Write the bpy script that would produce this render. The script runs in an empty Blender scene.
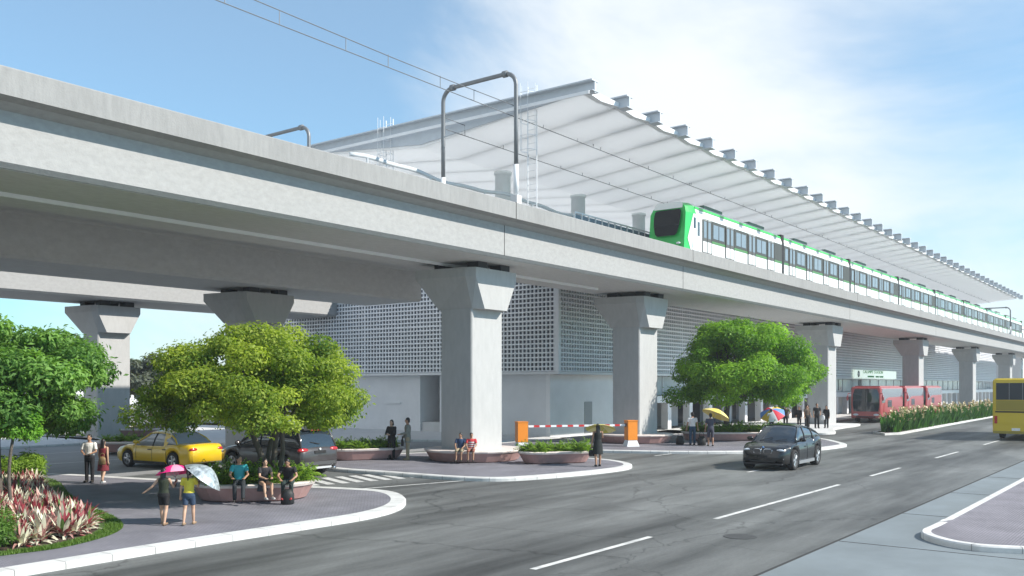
import bpy, bmesh, math, random
import numpy as np
from mathutils import Vector, Matrix
R = math.radians
random.seed(7)
C = bpy.context.scene.collection
scene = bpy.context.scene

# ------------------------------------------------------------------ materials
def nt(m):
    m.use_nodes = True
    return m.node_tree.nodes, m.node_tree.links

def mat(name, col, rough=0.6, metal=0.0, var=0.0, scale=3.0, stretch=(1, 1, 1), bump=0.0, bscale=40.0,
        stain=0.0, stain_scale=0.4, stain_col=None, coat=0.0, spec=0.5, alpha=None, emit=None, world=False):
    m = bpy.data.materials.new(name)
    N, L = nt(m)
    b = N['Principled BSDF']
    b.inputs['Roughness'].default_value = rough
    b.inputs['Metallic'].default_value = metal
    b.inputs['Specular IOR Level'].default_value = spec
    if coat: b.inputs['Coat Weight'].default_value = coat; b.inputs['Coat Roughness'].default_value = 0.06
    b.inputs['Base Color'].default_value = (*col, 1)
    if emit: b.inputs['Emission Color'].default_value = (*emit, 1); b.inputs['Emission Strength'].default_value = 1
    if var or bump or stain:
        tc = N.new('ShaderNodeTexCoord'); mp = N.new('ShaderNodeMapping'); mp.inputs['Scale'].default_value = stretch
        if world:
            ge = N.new('ShaderNodeNewGeometry'); L.new(ge.outputs['Position'], mp.inputs['Vector'])
        else:
            L.new(tc.outputs['Object'], mp.inputs['Vector'])
        src = None
        if var:
            n = N.new('ShaderNodeTexNoise'); n.inputs['Scale'].default_value = scale; n.inputs['Detail'].default_value = 8
            n.inputs['Roughness'].default_value = 0.65
            L.new(mp.outputs[0], n.inputs['Vector'])
            r = N.new('ShaderNodeMapRange'); r.inputs[1].default_value = 0.3; r.inputs[2].default_value = 0.7
            r.inputs[3].default_value = 1 - var; r.inputs[4].default_value = 1 + var
            L.new(n.outputs['Fac'], r.inputs[0])
            mx = N.new('ShaderNodeVectorMath'); mx.operation = 'SCALE'; mx.inputs[0].default_value = col
            L.new(r.outputs[0], mx.inputs['Scale']); src = mx.outputs[0]
        if stain:
            n2 = N.new('ShaderNodeTexNoise'); n2.inputs['Scale'].default_value = stain_scale; n2.inputs['Detail'].default_value = 6
            L.new(mp.outputs[0], n2.inputs['Vector'])
            r2 = N.new('ShaderNodeMapRange'); r2.inputs[1].default_value = 0.48; r2.inputs[2].default_value = 0.72
            r2.inputs[3].default_value = 0; r2.inputs[4].default_value = stain
            L.new(n2.outputs['Fac'], r2.inputs[0])
            mi = N.new('ShaderNodeMix'); mi.data_type = 'RGBA'
            mi.inputs[6].default_value = (*col, 1)
            if src: L.new(src, mi.inputs[6])
            sc_ = stain_col or tuple(c * 0.4 for c in col)
            mi.inputs[7].default_value = (*sc_, 1)
            L.new(r2.outputs[0], mi.inputs[0]); src = mi.outputs[2]
        if src: L.new(src, b.inputs['Base Color'])
        if bump:
            n3 = N.new('ShaderNodeTexNoise'); n3.inputs['Scale'].default_value = bscale; n3.inputs['Detail'].default_value = 5
            if world: L.new(ge.outputs['Position'], n3.inputs['Vector'])
            else: L.new(tc.outputs['Object'], n3.inputs['Vector'])
            bp = N.new('ShaderNodeBump'); bp.inputs['Strength'].default_value = bump; bp.inputs['Distance'].default_value = 0.02
            L.new(n3.outputs['Fac'], bp.inputs['Height']); L.new(bp.outputs[0], b.inputs['Normal'])
    return m

def glass_mat(name, col, rough=0.05, spec=0.8):
    return mat(name, col, rough=rough, spec=spec, coat=0.5)

def leaf_mat(name, c0, c1, trans=0.35):
    """leaf colour varies from leaf to leaf through the face attribute 'tint'"""
    m = bpy.data.materials.new(name); N, L = nt(m)
    b = N['Principled BSDF']; b.inputs['Roughness'].default_value = 0.55; b.inputs['Specular IOR Level'].default_value = 0.25
    a = N.new('ShaderNodeAttribute'); a.attribute_name = 'tint'
    mi = N.new('ShaderNodeMix'); mi.data_type = 'RGBA'
    mi.inputs[6].default_value = (*c0, 1); mi.inputs[7].default_value = (*c1, 1)
    L.new(a.outputs['Fac'], mi.inputs[0]); L.new(mi.outputs[2], b.inputs['Base Color'])
    t = N.new('ShaderNodeBsdfTranslucent')
    sc = N.new('ShaderNodeVectorMath'); sc.operation = 'MULTIPLY'; sc.inputs[1].default_value = (1.3, 1.45, 0.6)
    L.new(mi.outputs[2], sc.inputs[0]); L.new(sc.outputs[0], t.inputs['Color'])
    ms = N.new('ShaderNodeMixShader'); ms.inputs[0].default_value = trans
    L.new(b.outputs[0], ms.inputs[1]); L.new(t.outputs[0], ms.inputs[2])
    L.new(ms.outputs[0], N['Material Output'].inputs[0])
    return m

def brick_mat(name, c1, c2, mortar, scale, rough=0.75):
    m = bpy.data.materials.new(name); N, L = nt(m); b = N['Principled BSDF']; b.inputs['Roughness'].default_value = rough
    ge = N.new('ShaderNodeNewGeometry')
    br = N.new('ShaderNodeTexBrick'); br.inputs['Scale'].default_value = scale
    br.inputs['Color1'].default_value = (*c1, 1); br.inputs['Color2'].default_value = (*c2, 1); br.inputs['Mortar'].default_value = (*mortar, 1)
    br.inputs['Mortar Size'].default_value = 0.035; br.inputs['Brick Width'].default_value = 0.5; br.inputs['Row Height'].default_value = 0.25
    L.new(ge.outputs['Position'], br.inputs['Vector'])
    n = N.new('ShaderNodeTexNoise'); n.inputs['Scale'].default_value = 0.8; n.inputs['Detail'].default_value = 8
    L.new(ge.outputs['Position'], n.inputs['Vector'])
    r = N.new('ShaderNodeMapRange'); r.inputs[1].default_value = .3; r.inputs[2].default_value = .7; r.inputs[3].default_value = .78; r.inputs[4].default_value = 1.18
    L.new(n.outputs['Fac'], r.inputs[0])
    s = N.new('ShaderNodeVectorMath'); s.operation = 'SCALE'; L.new(br.outputs['Color'], s.inputs[0]); L.new(r.outputs[0], s.inputs['Scale'])
    L.new(s.outputs[0], b.inputs['Base Color'])
    bp = N.new('ShaderNodeBump'); bp.inputs['Strength'].default_value = .4; bp.inputs['Distance'].default_value = .01
    L.new(br.outputs['Fac'], bp.inputs['Height']); bp.invert = True
    L.new(bp.outputs[0], b.inputs['Normal'])
    return m

def asphalt_mat(name, col):
    """worn asphalt: fine grain, long tyre streaks along the road (x), patches"""
    m = bpy.data.materials.new(name); N, L = nt(m); b = N['Principled BSDF']; b.inputs['Roughness'].default_value = .62
    b.inputs['Specular IOR Level'].default_value = .35
    ge = N.new('ShaderNodeNewGeometry')
    def noise(scale, st, d=6, ro=.6):
        mp = N.new('ShaderNodeMapping'); mp.inputs['Scale'].default_value = st
        L.new(ge.outputs['Position'], mp.inputs['Vector'])
        n = N.new('ShaderNodeTexNoise'); n.inputs['Scale'].default_value = scale; n.inputs['Detail'].default_value = d; n.inputs['Roughness'].default_value = ro
        L.new(mp.outputs[0], n.inputs['Vector']); return n.outputs['Fac']
    def rng(f, a, b_, c, d):
        r = N.new('ShaderNodeMapRange'); r.inputs[1].default_value = a; r.inputs[2].default_value = b_; r.inputs[3].default_value = c; r.inputs[4].default_value = d
        L.new(f, r.inputs[0]); return r.outputs[0]
    def mul(a, b_):
        q = N.new('ShaderNodeMath'); q.operation = 'MULTIPLY'; L.new(a, q.inputs[0]); L.new(b_, q.inputs[1]); return q.outputs[0]
    f = rng(noise(.55, (.10, 1, 1)), .42, .66, 1.18, .42)      # long dark streaks
    f = mul(f, rng(noise(.35, (.5, 1, 1), 3), .35, .65, .85, 1.2))
    f = mul(f, rng(noise(14, (1, 1, 1), 8, .8), .3, .7, .8, 1.2))
    f = mul(f, rng(noise(1.7, (.25, 1.3, 1), 8, .7), .35, .65, .86, 1.12))
    nv = N.new('ShaderNodeTexNoise'); nv.inputs['Scale'].default_value = .9; nv.inputs['Detail'].default_value = 5; L.new(ge.outputs['Position'], nv.inputs['Vector'])
    av = N.new('ShaderNodeVectorMath'); av.operation = 'MULTIPLY_ADD'; L.new(nv.outputs['Color'], av.inputs[0]); av.inputs[1].default_value = (1.6, 1.6, 0); L.new(ge.outputs['Position'], av.inputs[2])
    vo = N.new('ShaderNodeTexVoronoi'); vo.feature = 'DISTANCE_TO_EDGE'; vo.inputs['Scale'].default_value = .17; L.new(av.outputs[0], vo.inputs['Vector'])
    f = mul(f, rng(vo.outputs['Distance'], .0, .0065, .55, 1.0))
    vp = N.new('ShaderNodeTexVoronoi'); vp.inputs['Scale'].default_value = .12; L.new(ge.outputs['Position'], vp.inputs['Vector'])
    f = mul(f, rng(vp.outputs['Color'], 0, 1, .86, 1.14))
    s = N.new('ShaderNodeVectorMath'); s.operation = 'SCALE'; s.inputs[0].default_value = col; L.new(f, s.inputs['Scale'])
    L.new(s.outputs[0], b.inputs['Base Color'])
    bp = N.new('ShaderNodeBump'); bp.inputs['Strength'].default_value = .35; bp.inputs['Distance'].default_value = .01
    L.new(noise(60, (1, 1, 1), 3), bp.inputs['Height']); L.new(bp.outputs[0], b.inputs['Normal'])
    return m

CONC = mat('concrete', (.345, .345, .34), .85, var=.10, scale=9, stretch=(.5,1,.8), stain=.30, stain_scale=.22, stain_col=(.285, .283, .278), bump=.3, bscale=22, world=True)
CONC_F = mat('weathered_concrete', (.285, .285, .28), .88, var=.12, scale=4, stretch=(1.6,1,.35), stain=.4, stain_scale=.3, stain_col=(.215, .215, .212), bump=.35, bscale=22, world=True)
CONC_FILL = mat('fill_lifted_concrete', (.60, .60, .585), .85, var=.08, scale=6, stretch=(.5,1,.8), stain=.3, stain_scale=.25, stain_col=(.50, .50, .49), bump=.2, bscale=18, world=True)  # made paler to put fill light into the shaded concrete
UNDER = mat('bounce_lifted_road', (.27, .275, .28), .8, var=.14, scale=1.2, stain=.4, stain_scale=.4, stain_col=(.18, .18, .185), bump=.15, bscale=30, world=True)  # made paler to bounce extra light up under the decks
CONC_P = mat('pier_concrete', (.42, .42, .415), .85, var=.07, scale=4.5, stretch=(1, 1, .3), stain=.16, stain_scale=.5, stain_col=(.30, .297, .29), bump=.2, bscale=7, world=True)
CONC_L = mat('pale_concrete', (.60, .60, .60), .8, var=.08, scale=1.2, stain=.25, stain_scale=.35, stain_col=(.45, .45, .45), world=True)
WALLM = mat('grey_render', (.78, .785, .80), .8, var=.05, scale=1.0, stain=.2, stain_scale=.3, stain_col=(.6, .605, .62), world=True)
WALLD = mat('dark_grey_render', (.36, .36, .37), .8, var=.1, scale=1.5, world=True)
WHITE = mat('white_paint', (.78, .79, .80), .5, var=.04, scale=2)
KERB = mat('kerb_white', (.62, .62, .605), .7, var=.10, scale=4, stain=.5, stain_scale=1.6, stain_col=(.40, .39, .37), world=True)
SOFF = mat('soffit_white', (.70, .71, .71), .6, var=.05, scale=.8, world=True)
def translucent_mat(name, col, tr):
    m = mat(name, col, .55); N, L = nt(m); b = N['Principled BSDF']; t = N.new('ShaderNodeBsdfTranslucent'); t.inputs['Color'].default_value = (*col, 1)
    ms = N.new('ShaderNodeMixShader'); ms.inputs[0].default_value = tr; L.new(b.outputs[0], ms.inputs[1]); L.new(t.outputs[0], ms.inputs[2]); L.new(ms.outputs[0], N['Material Output'].inputs[0]); return m
SOFF = translucent_mat('translucent_roof', (.88, .885, .885), .58)  # translucency added to brighten the roof underside
FINM = mat('fin_grey', (.52, .56, .60), .5, var=.06, scale=2)
PAVER = brick_mat('paver', (.235, .23, .255), (.195, .19, .22), (.13, .125, .145), 4.2)
PAVER_R = brick_mat('paver_right', (.255, .24, .265), (.21, .20, .225), (.14, .13, .15), 4.2)
ASPH = asphalt_mat('asphalt', (.122, .127, .124))
GUT = mat('concrete_apron', (.18, .21, .225), .7, var=.16, scale=.5, stain=.5, stain_scale=.35, stain_col=(.13, .15, .15), bump=.1, bscale=30, world=True)
GROUND = mat('dusty_ground', (.22, .215, .20), .9, var=.2, scale=.1, world=True)
LINE = mat('road_paint', (.62, .62, .60), .6, var=.12, scale=3, stain=.6, stain_scale=3.5, stain_col=(.20, .20, .20), world=True)
JOINT = mat('kerb_joint', (.22, .21, .20), .9)
SEAM = mat('seam', (.035, .035, .035), .9)
BLACK = mat('black_rubber', (.012, .012, .013), .7)
DARK = mat('dark_gap', (.02, .022, .025), .6)
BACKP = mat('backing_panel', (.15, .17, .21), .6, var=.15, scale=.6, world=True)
LATT = mat('lattice_paint', (.84, .86, .89), .5, var=.03, scale=1)
DKSTEEL = mat('grey_steel', (.19, .20, .21), .5, metal=.4, var=.1, scale=4)
STEEL = mat('galvanised', (.55, .56, .57), .4, metal=.5)
PINKC = mat('planter_terracotta', (.42, .25, .23), .75, var=.12, scale=3, world=True)
RIM = mat('planter_rim', (.66, .58, .54), .7, var=.1, scale=3, world=True)
SOIL = mat('soil', (.075, .05, .035), .95, var=.35, scale=8, bump=.6, bscale=20)
BARK = mat('bark', (.10, .085, .07), .9, var=.3, scale=9, stretch=(1, 1, .3), bump=.7, bscale=25)
ORANGE = mat('orange_paint', (.82, .26, .02), .45, var=.05, scale=3)
RED = mat('red_paint', (.55, .03, .03), .4)
CHROME = mat('chrome', (.75, .76, .78), .15, metal=1.0)
TYRE = mat('tyre', (.018, .018, .019), .85)
ALLOY = mat('alloy', (.55, .56, .58), .28, metal=.9)
GLASSD = glass_mat('tinted_glass', (.018, .026, .034))
GLASSB = mat('blue_glass', (.035, .045, .055), .15, spec=.22)
SCREEN = mat('dark_screen', (.008, .010, .013), .18, spec=.35)
LAMPW = mat('lamp_glass', (.75, .78, .82), .12, coat=1)
LAMPR = mat('red_lens', (.42, .015, .02), .2, coat=1)

# ------------------------------------------------------------------ mesh builder
class MB:
    def __init__(s): s.v = []; s.f = []; s.mi = []; s.cur = 0; s.sm = []; s.smooth = False
    def add(s, vs, fs):
        o = len(s.v); s.v += [tuple(v) for v in vs]
        for f in fs:
            s.f.append(tuple(i + o for i in f)); s.mi.append(s.cur); s.sm.append(s.smooth)
        return s
    def m(s, i): s.cur = i; return s
    def sh(s, b=True): s.smooth = b; return s
    def box(s, x0, x1, y0, y1, z0, z1):
        return s.add([(x0,y0,z0),(x1,y0,z0),(x1,y1,z0),(x0,y1,z0),(x0,y0,z1),(x1,y0,z1),(x1,y1,z1),(x0,y1,z1)],
                     [(0,3,2,1),(4,5,6,7),(0,1,5,4),(1,2,6,5),(2,3,7,6),(3,0,4,7)])
    def bbox(s, c, d, rz=0, rx=0, ry=0):
        M = Matrix.Translation(c) @ Matrix.Rotation(rz,4,'Z') @ Matrix.Rotation(ry,4,'Y') @ Matrix.Rotation(rx,4,'X')
        vs = [M @ Vector((sx*d[0]/2, sy*d[1]/2, sz*d[2]/2)) for sz in (-1,1) for sx,sy in ((-1,-1),(1,-1),(1,1),(-1,1))]
        return s.add(vs, [(0,3,2,1),(4,5,6,7),(0,1,5,4),(1,2,6,5),(2,3,7,6),(3,0,4,7)])
    def prism(s, poly, z0, z1):      # poly in xy, ccw
        n = len(poly)
        a = sum(poly[i][0]*poly[(i+1)%n][1]-poly[(i+1)%n][0]*poly[i][1] for i in range(n))
        if a < 0: poly = poly[::-1]
        vs = [(x,y,z0) for x,y in poly]+[(x,y,z1) for x,y in poly]
        return s.add(vs, [tuple(range(n-1,-1,-1)), tuple(range(n,2*n))]+[(i,(i+1)%n,(i+1)%n+n,i+n) for i in range(n)])
    def sheet(s, poly, z):
        n = len(poly)
        a = sum(poly[i][0]*poly[(i+1)%n][1]-poly[(i+1)%n][0]*poly[i][1] for i in range(n))
        if a < 0: poly = poly[::-1]
        return s.add([(x,y,z) for x,y in poly], [tuple(range(n))])
    def extr_x(s, prof, x0, x1):     # prof in (y,z) ccw seen from +x
        n = len(prof)
        a = sum(prof[i][0]*prof[(i+1)%n][1]-prof[(i+1)%n][0]*prof[i][1] for i in range(n))
        if a < 0: prof = prof[::-1]
        vs = [(x0,y,z) for y,z in prof]+[(x1,y,z) for y,z in prof]
        return s.add(vs, [tuple(range(n-1,-1,-1)), tuple(range(n,2*n))]+[(i,(i+1)%n,(i+1)%n+n,i+n) for i in range(n)])
    def extr_y(s, prof, y0, y1):     # prof in (x,z)
        n = len(prof)
        a = sum(prof[i][0]*prof[(i+1)%n][1]-prof[(i+1)%n][0]*prof[i][1] for i in range(n))
        if a > 0: prof = prof[::-1]
        vs = [(x,y0,z) for x,z in prof]+[(x,y1,z) for x,z in prof]
        return s.add(vs, [tuple(range(n-1,-1,-1)), tuple(range(n,2*n))]+[(i,(i+1)%n,(i+1)%n+n,i+n) for i in range(n)])
    def loft(s, rings, close=True, caps=True):
        n = len(rings[0]); vs = [p for r in rings for p in r]; fs = []
        for k in range(len(rings)-1):
            for i in range(n if close else n-1):
                j = (i+1) % n
                fs.append((k*n+i, k*n+j, (k+1)*n+j, (k+1)*n+i))
        if caps: fs += [tuple(range(n-1,-1,-1)), tuple(range((len(rings)-1)*n, len(rings)*n))]
        return s.add(vs, fs)
    def tube(s, pts, r, n=8, caps=True):
        pts = [Vector(p) for p in pts]; rs = r if isinstance(r,(list,tuple)) else [r]*len(pts)
        rings = []; up = None
        for i,p in enumerate(pts):
            d = (pts[min(i+1,len(pts)-1)]-pts[max(i-1,0)])
            if d.length < 1e-6: d = Vector((0,0,1))
            d.normalize()
            if up is None:
                up = Vector((0,0,1)) if abs(d.z) < .9 else Vector((1,0,0))
            a = d.cross(up); 
            if a.length < 1e-4: a = d.cross(Vector((0,1,.3)))
            a.normalize(); b = a.cross(d).normalized(); up = b
            rings.append([p+(a*math.cos(2*math.pi*k/n)+b*math.sin(2*math.pi*k/n))*rs[i] for k in range(n)])
        return s.loft(rings, True, caps)
    def cone(s, a, b, ra, rb, n=12): return s.tube([a,b],[ra,rb],n)
    def cap(s, a, b, ra, rb, n=12):   # tapered capsule as overlapping closed pieces
        s.cone(a,b,ra,rb,n); s.ell(a,(ra,)*3,8,n); s.ell(b,(rb,)*3,8,n); return s
    def ell(s, c, r, nu=10, nv=14, M=None):
        vs = [(0,0,-1)]; 
        for i in range(1,nu):
            t = -math.pi/2+math.pi*i/nu
            for j in range(nv):
                p = 2*math.pi*j/nv; vs.append((math.cos(t)*math.cos(p), math.cos(t)*math.sin(p), math.sin(t)))
        vs.append((0,0,1)); fs=[]
        for j in range(nv): fs.append((0, 1+(j+1)%nv, 1+j))
        for i in range(nu-2):
            for j in range(nv):
                a=1+i*nv+j; b=1+i*nv+(j+1)%nv; fs.append((a,b,b+nv,a+nv))
        t=len(vs)-1
        for j in range(nv): fs.append((t, 1+(nu-2)*nv+j, 1+(nu-2)*nv+(j+1)%nv))
        out=[]
        for v in vs:
            q=Vector((v[0]*r[0],v[1]*r[1],v[2]*r[2]))
            if M: q = M @ q
            out.append(q+Vector(c))
        return s.add(out,fs)
    def lathe(s, prof, c=(0,0,0), n=24, sx=1, sy=1, caps=True):
        rings=[[(c[0]+r*sx*math.cos(2*math.pi*k/n), c[1]+r*sy*math.sin(2*math.pi*k/n), c[2]+z) for k in range(n)] for r,z in prof]
        return s.loft(rings,True,caps)
    def build(s, name, mats, parent=None, fix=True, loc=None, rz=0):
        me = bpy.data.meshes.new(name); me.from_pydata([tuple(v) for v in s.v],[],s.f)
        for m in (mats if isinstance(mats,(list,tuple)) else [mats]): me.materials.append(m)
        me.polygons.foreach_set('material_index', s.mi); me.polygons.foreach_set('use_smooth', s.sm)
        if fix:
            bm = bmesh.new(); bm.from_mesh(me); bmesh.ops.recalc_face_normals(bm, faces=bm.faces); bm.to_mesh(me); bm.free()
        me.update()
        o = bpy.data.objects.new(name, me); C.objects.link(o)
        if parent: o.parent = parent
        if loc: o.location = loc
        if rz: o.rotation_euler = (0,0,rz)
        return o

def tag(o, label, cat, group=None):
    o['label'] = label; o['category'] = cat
    if group: o['group'] = group
    return o
def thing(name, label, cat, loc=(0,0,0), rz=0, group=None):
    o = bpy.data.objects.new(name, None); C.objects.link(o); o.empty_display_size = .3
    o.location = loc; o.rotation_euler = (0,0,rz)
    return tag(o, label, cat, group)
def struct(o, kind='structure'): o['kind'] = kind; return o
def copy_tree(o, loc=None, rz=None, label=None, scale=None, parent=None):
    c = o.copy(); C.objects.link(c)
    if parent: c.parent = parent
    if loc is not None: c.location = loc
    if rz is not None: c.rotation_euler = (0,0,rz)
    if scale: c.scale = (scale,)*3
    if label: c['label'] = label
    for ch in list(o.children): copy_tree(ch, parent=c)
    return c
def smooth_poly(pts, k=6):
    out=[]; n=len(pts)
    for i in range(n):
        p0,p1,p2,p3=[Vector(pts[(i+d)%n]) for d in (-1,0,1,2)]
        for j in range(k):
            t=j/k
            out.append(tuple(.5*((2*p1)+(-p0+p2)*t+(2*p0-5*p1+4*p2-p3)*t*t+(-p0+3*p1-3*p2+p3)*t**3)))
    return out
def inset(poly, d):
    n=len(poly)
    a=sum(poly[i][0]*poly[(i+1)%n][1]-poly[(i+1)%n][0]*poly[i][1] for i in range(n))
    if a<0: poly=poly[::-1]
    out=[]
    for i in range(n):
        e1=(Vector(poly[i])-Vector(poly[i-1])); e2=(Vector(poly[(i+1)%n])-Vector(poly[i]))
        if e1.length<1e-6: e1=e2
        n1=Vector((-e1.y,e1.x)).normalized(); n2=Vector((-e2.y,e2.x)).normalized()
        q=(n1+n2); q=q.normalized() if q.length>1e-6 else n1
        f=d/max(.5,q.dot(n1)); out.append(tuple(Vector(poly[i])+q*f))
    return out

# ------------------------------------------------------------------ ground, roads, islands
b=MB(); b.sheet([(-900,-900),(2500,-900),(2500,2500),(-900,2500)],-.02); struct(b.build('ground',GROUND))
b=MB(); b.sheet([(-120,-120),(700,-120),(700,6.15),(-120,6.15)],.0); struct(b.build('concrete_apron',GUT))
b=MB(); b.sheet([(-120,6.15),(700,6.15),(700,31.2),(-120,31.2)],.0); struct(b.build('road',ASPH))
b=MB(); b.sheet([(-120,31.2),(46.3,31.2),(46.3,70),(-120,70)],.0); struct(b.build('underpass_road',UNDER))
b=MB(); b.box(-60,400,6.11,6.17,-.01,.006); b.m(0)
for x in (9.5,14.2,19.6,24.8,30.5,36.5): b.box(x,x+.03,-6,6.1,-.01,.005)
struct(b.build('pavement_joints',SEAM))
# painted lines
b=MB()
x=-3.0
for (x0,x1) in [(-3,1),(4.2,8.2),(13.3,17.7),(21,30.7),(34.3,38.4),(44.5,49.3),(56,61),(68,73),(80,85),(92,97),(104,109),(116,121),(130,136),(146,152)]:
    b.sheet([(x0,9.47),(x1,9.47),(x1,9.61),(x0,9.61)],.006)
for k in range(9):     # zebra bars across the side road mouth
    x0=19.4+k*.55
    b.sheet([(x0,23.3-k*.12),(x0+.3,23.22-k*.12),(x0+1.1,25.2-k*.12),(x0+.8,25.3-k*.12)],.006)
b.sheet([(20.4,21.2),(25.0,20.0),(25.03,20.12),(20.43,21.32)],.006)
for (x0,x1,y) in [(33,37,13.6),(38,43,20.2),(8,14,38.6),(16.5,30,38.3),(-5,5,38.9),(6,30,44.2)]:
    b.sheet([(x0,y),(x1,y),(x1,y+.14),(x0,y+.14)],.006)
struct(b.build('road_markings',LINE))
# manhole covers
for k,(mx,my) in enumerate([(18.9,8.0)]):
    b=MB(); b.lathe([(.36,.0),(.36,.008),(.30,.010)],n=28); o=b.build('manhole_cover',mat('cast_iron%d'%k,(.05,.05,.05),.6,var=.2,scale=9),loc=(mx,my,0))
    tag(o,'round iron manhole cover in the nearest lane of the road','manhole cover','manhole covers in the road')

def island(name, pts, kerb_w, pav, k=6, h=.13):
    p=smooth_poly(pts,k)
    q=inset(p,kerb_w)
    b=MB(); n=len(p)
    if sum(p[i][0]*p[(i+1)%n][1]-p[(i+1)%n][0]*p[i][1] for i in range(n))<0: p=p[::-1]
    pin=inset(p,.03)
    vs=[(x,y,-.01) for x,y in p]+[(x,y,h-.03) for x,y in p]+[(x,y,h) for x,y in pin]+[(x,y,h) for x,y in q]+[(x,y,h-.05) for x,y in q]
    fs=[]
    for l in range(4):
        for i in range(n):
            j=(i+1)%n; fs.append((l*n+i,l*n+j,(l+1)*n+j,(l+1)*n+i))
    b.add(vs,fs); struct(b.build('kerb',KERB))
    b=MB(); b.sheet(inset(p,kerb_w-.01),h-.006); struct(b.build(name,pav))
    b=MB(); acc=0.0
    for i in range(n):      # joints between the kerb stones
        a=Vector(p[i]); c=Vector(p[(i+1)%n]); L_=(c-a).length
        if L_<1e-6: continue
        d=(c-a)/L_; nn=Vector((-d.y,d.x)); s=0.0
        if a.length>70: acc=0; continue
        while acc+ (L_-s)>=.9:
            s+=.9-acc; acc=0; m=a+d*s; e=d*.006; o_=m-nn*.004; k_=m+nn*(kerb_w-.02)
            b.add([(*(o_-e),h+.002),(*(o_+e),h+.002),(*(k_+e),h+.002),(*(k_-e),h+.002),(*(o_-e),.005),(*(o_+e),.005)],[(0,1,2,3),(4,5,1,0)])
        acc+=L_-s
    if b.f: struct(b.build('kerb_joints',JOINT))
I1=[(-30,15.2),(-6,15.9),(3,16.1),(7.1,16.2),(11.1,16.32),(14,16.28),(15.9,16.32),(17.5,16.85),(18.9,18),(19.75,19.5),(19.5,21.3),(18.2,25.6),(17.4,28.8),(16.6,32.3),(15,35.6),(12,37),(-6,37.4),(-30,37.4)]
island('pavement',I1,.42,PAVER)
I2=[(23.8,26.5),(23.9,24),(24.0,21.4),(24.4,19.6),(25.4,18.7),(27.7,18.05),(29.9,17.74),(31.4,17.85),(32.6,18.5),(33.6,19.9),(33.9,21.6),(33.7,24.2),(33.2,27.2),(31.6,29.4),(28.2,30.2),(24.6,29.6)]
island('pavement',I2,.34,PAVER)
I3=[(36.2,30.6),(37.0,28.3),(38.2,23.5),(40.0,19.6),(41.8,17.5),(44,16.1),(46.3,15.25),(48.6,15.05),(50.2,15.2),(52.4,16.4),(54.2,17.6),(55.4,18.9),(55.6,20.6),(56.4,24),(58,27.5),(58.2,30.6),(48,30.75)]
island('pavement',I3,.36,PAVER)
I4=[(60.6,30.7),(60.2,24.5),(60.6,20.6),(61.6,19.6),(63.6,20.0),(67,21.2),(71,21.6),(75,21.8),(77.5,22.6),(78.5,25.2),(90,26.4),(160,27.2),(200,27.4),(200,30.8)]
island('pavement',I4,.36,CONC_L)
IR=[(20.6,4.5),(21.4,4.88),(23,4.87),(30,4.86),(80,4.86),(300,4.86),(300,-60),(40,-60),(26,-7),(21.5,.2),(20.2,2.9),(20.1,3.8)]
island('pavement',IR,.2,PAVER_R)
IW=[(30.5,45.7),(31,40.5),(34.5,38.6),(38.5,37.2),(40,34.8),(40.4,32.6),(41.5,31.6),(46.1,31.4),(46.2,62),(31,62)]
island('pavement',IW,.3,CONC_L)
IB=[(-60,49.2),(25,49.0),(28,50.3),(29,54),(28,57.6),(24,58.8),(-60,59)]
island('pavement',IB,.3,CONC_L)

# ------------------------------------------------------------------ viaducts
def viaduct(label, y0, y1, zb, zt, oh, x0, x1, rails, gm=None):
    t=thing('viaduct',label,'viaduct',(x0,(y0+y1)/2,0),0,'parallel railway viaducts')
    X=x1-x0; yc=(y0+y1)/2; a=y0-yc; c=y1-yc
    b=MB(); b.extr_x([(a+.12,zb),(c-.12,zb),(c,zb+.12),(c,zt),(c+oh-.26,zt+.13),(c+oh-.26,zt+.26),(a-oh+.26,zt+.26),(a-oh+.26,zt+.13),(a,zt),(a,zb+.12)],0,X)
    b.build('girder',gm or CONC,t)
    for s_,e in ((-1,a-oh),(1,c+oh)):
        b=MB(); b.extr_x([(e+s_*.03,zt+.20),(e-s_*.257,zt+.132),(e-s_*.257,zt+.83),(e-s_*.22,zt+.86),(e,zt+.86),(e+s_*.03,zt+.83)],0,X); b.build('parapet',CONC_F,t)
    if rails:
        for yy in (-.72,.72):
            b=MB(); b.box(0,X,yy-1.1+.0,yy-1.03,zt+.265,zt+.40); b.build('rail',DKSTEEL,t)
    return t,yc
va,yc=viaduct('near concrete railway viaduct carrying the green and white train',22.35,27.3,8.4,9.72,.56,-30,210,True)
b=MB(); b.box(0,71,.35,.45,8.27,8.384); b.build('painted_sun_strip',WHITE,va)  # white strip paints a thin line of sunlight under the girder
viaduct('middle viaduct with the dark girder that stops short of the lattice wall',36.6,41.4,8.2,9.9,.56,-30,39.8,False,CONC_FILL)
viaduct('farthest viaduct with the sunlit girder beyond the dark one',51.0,55.8,8.35,9.75,.56,-30,110,False)

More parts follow.
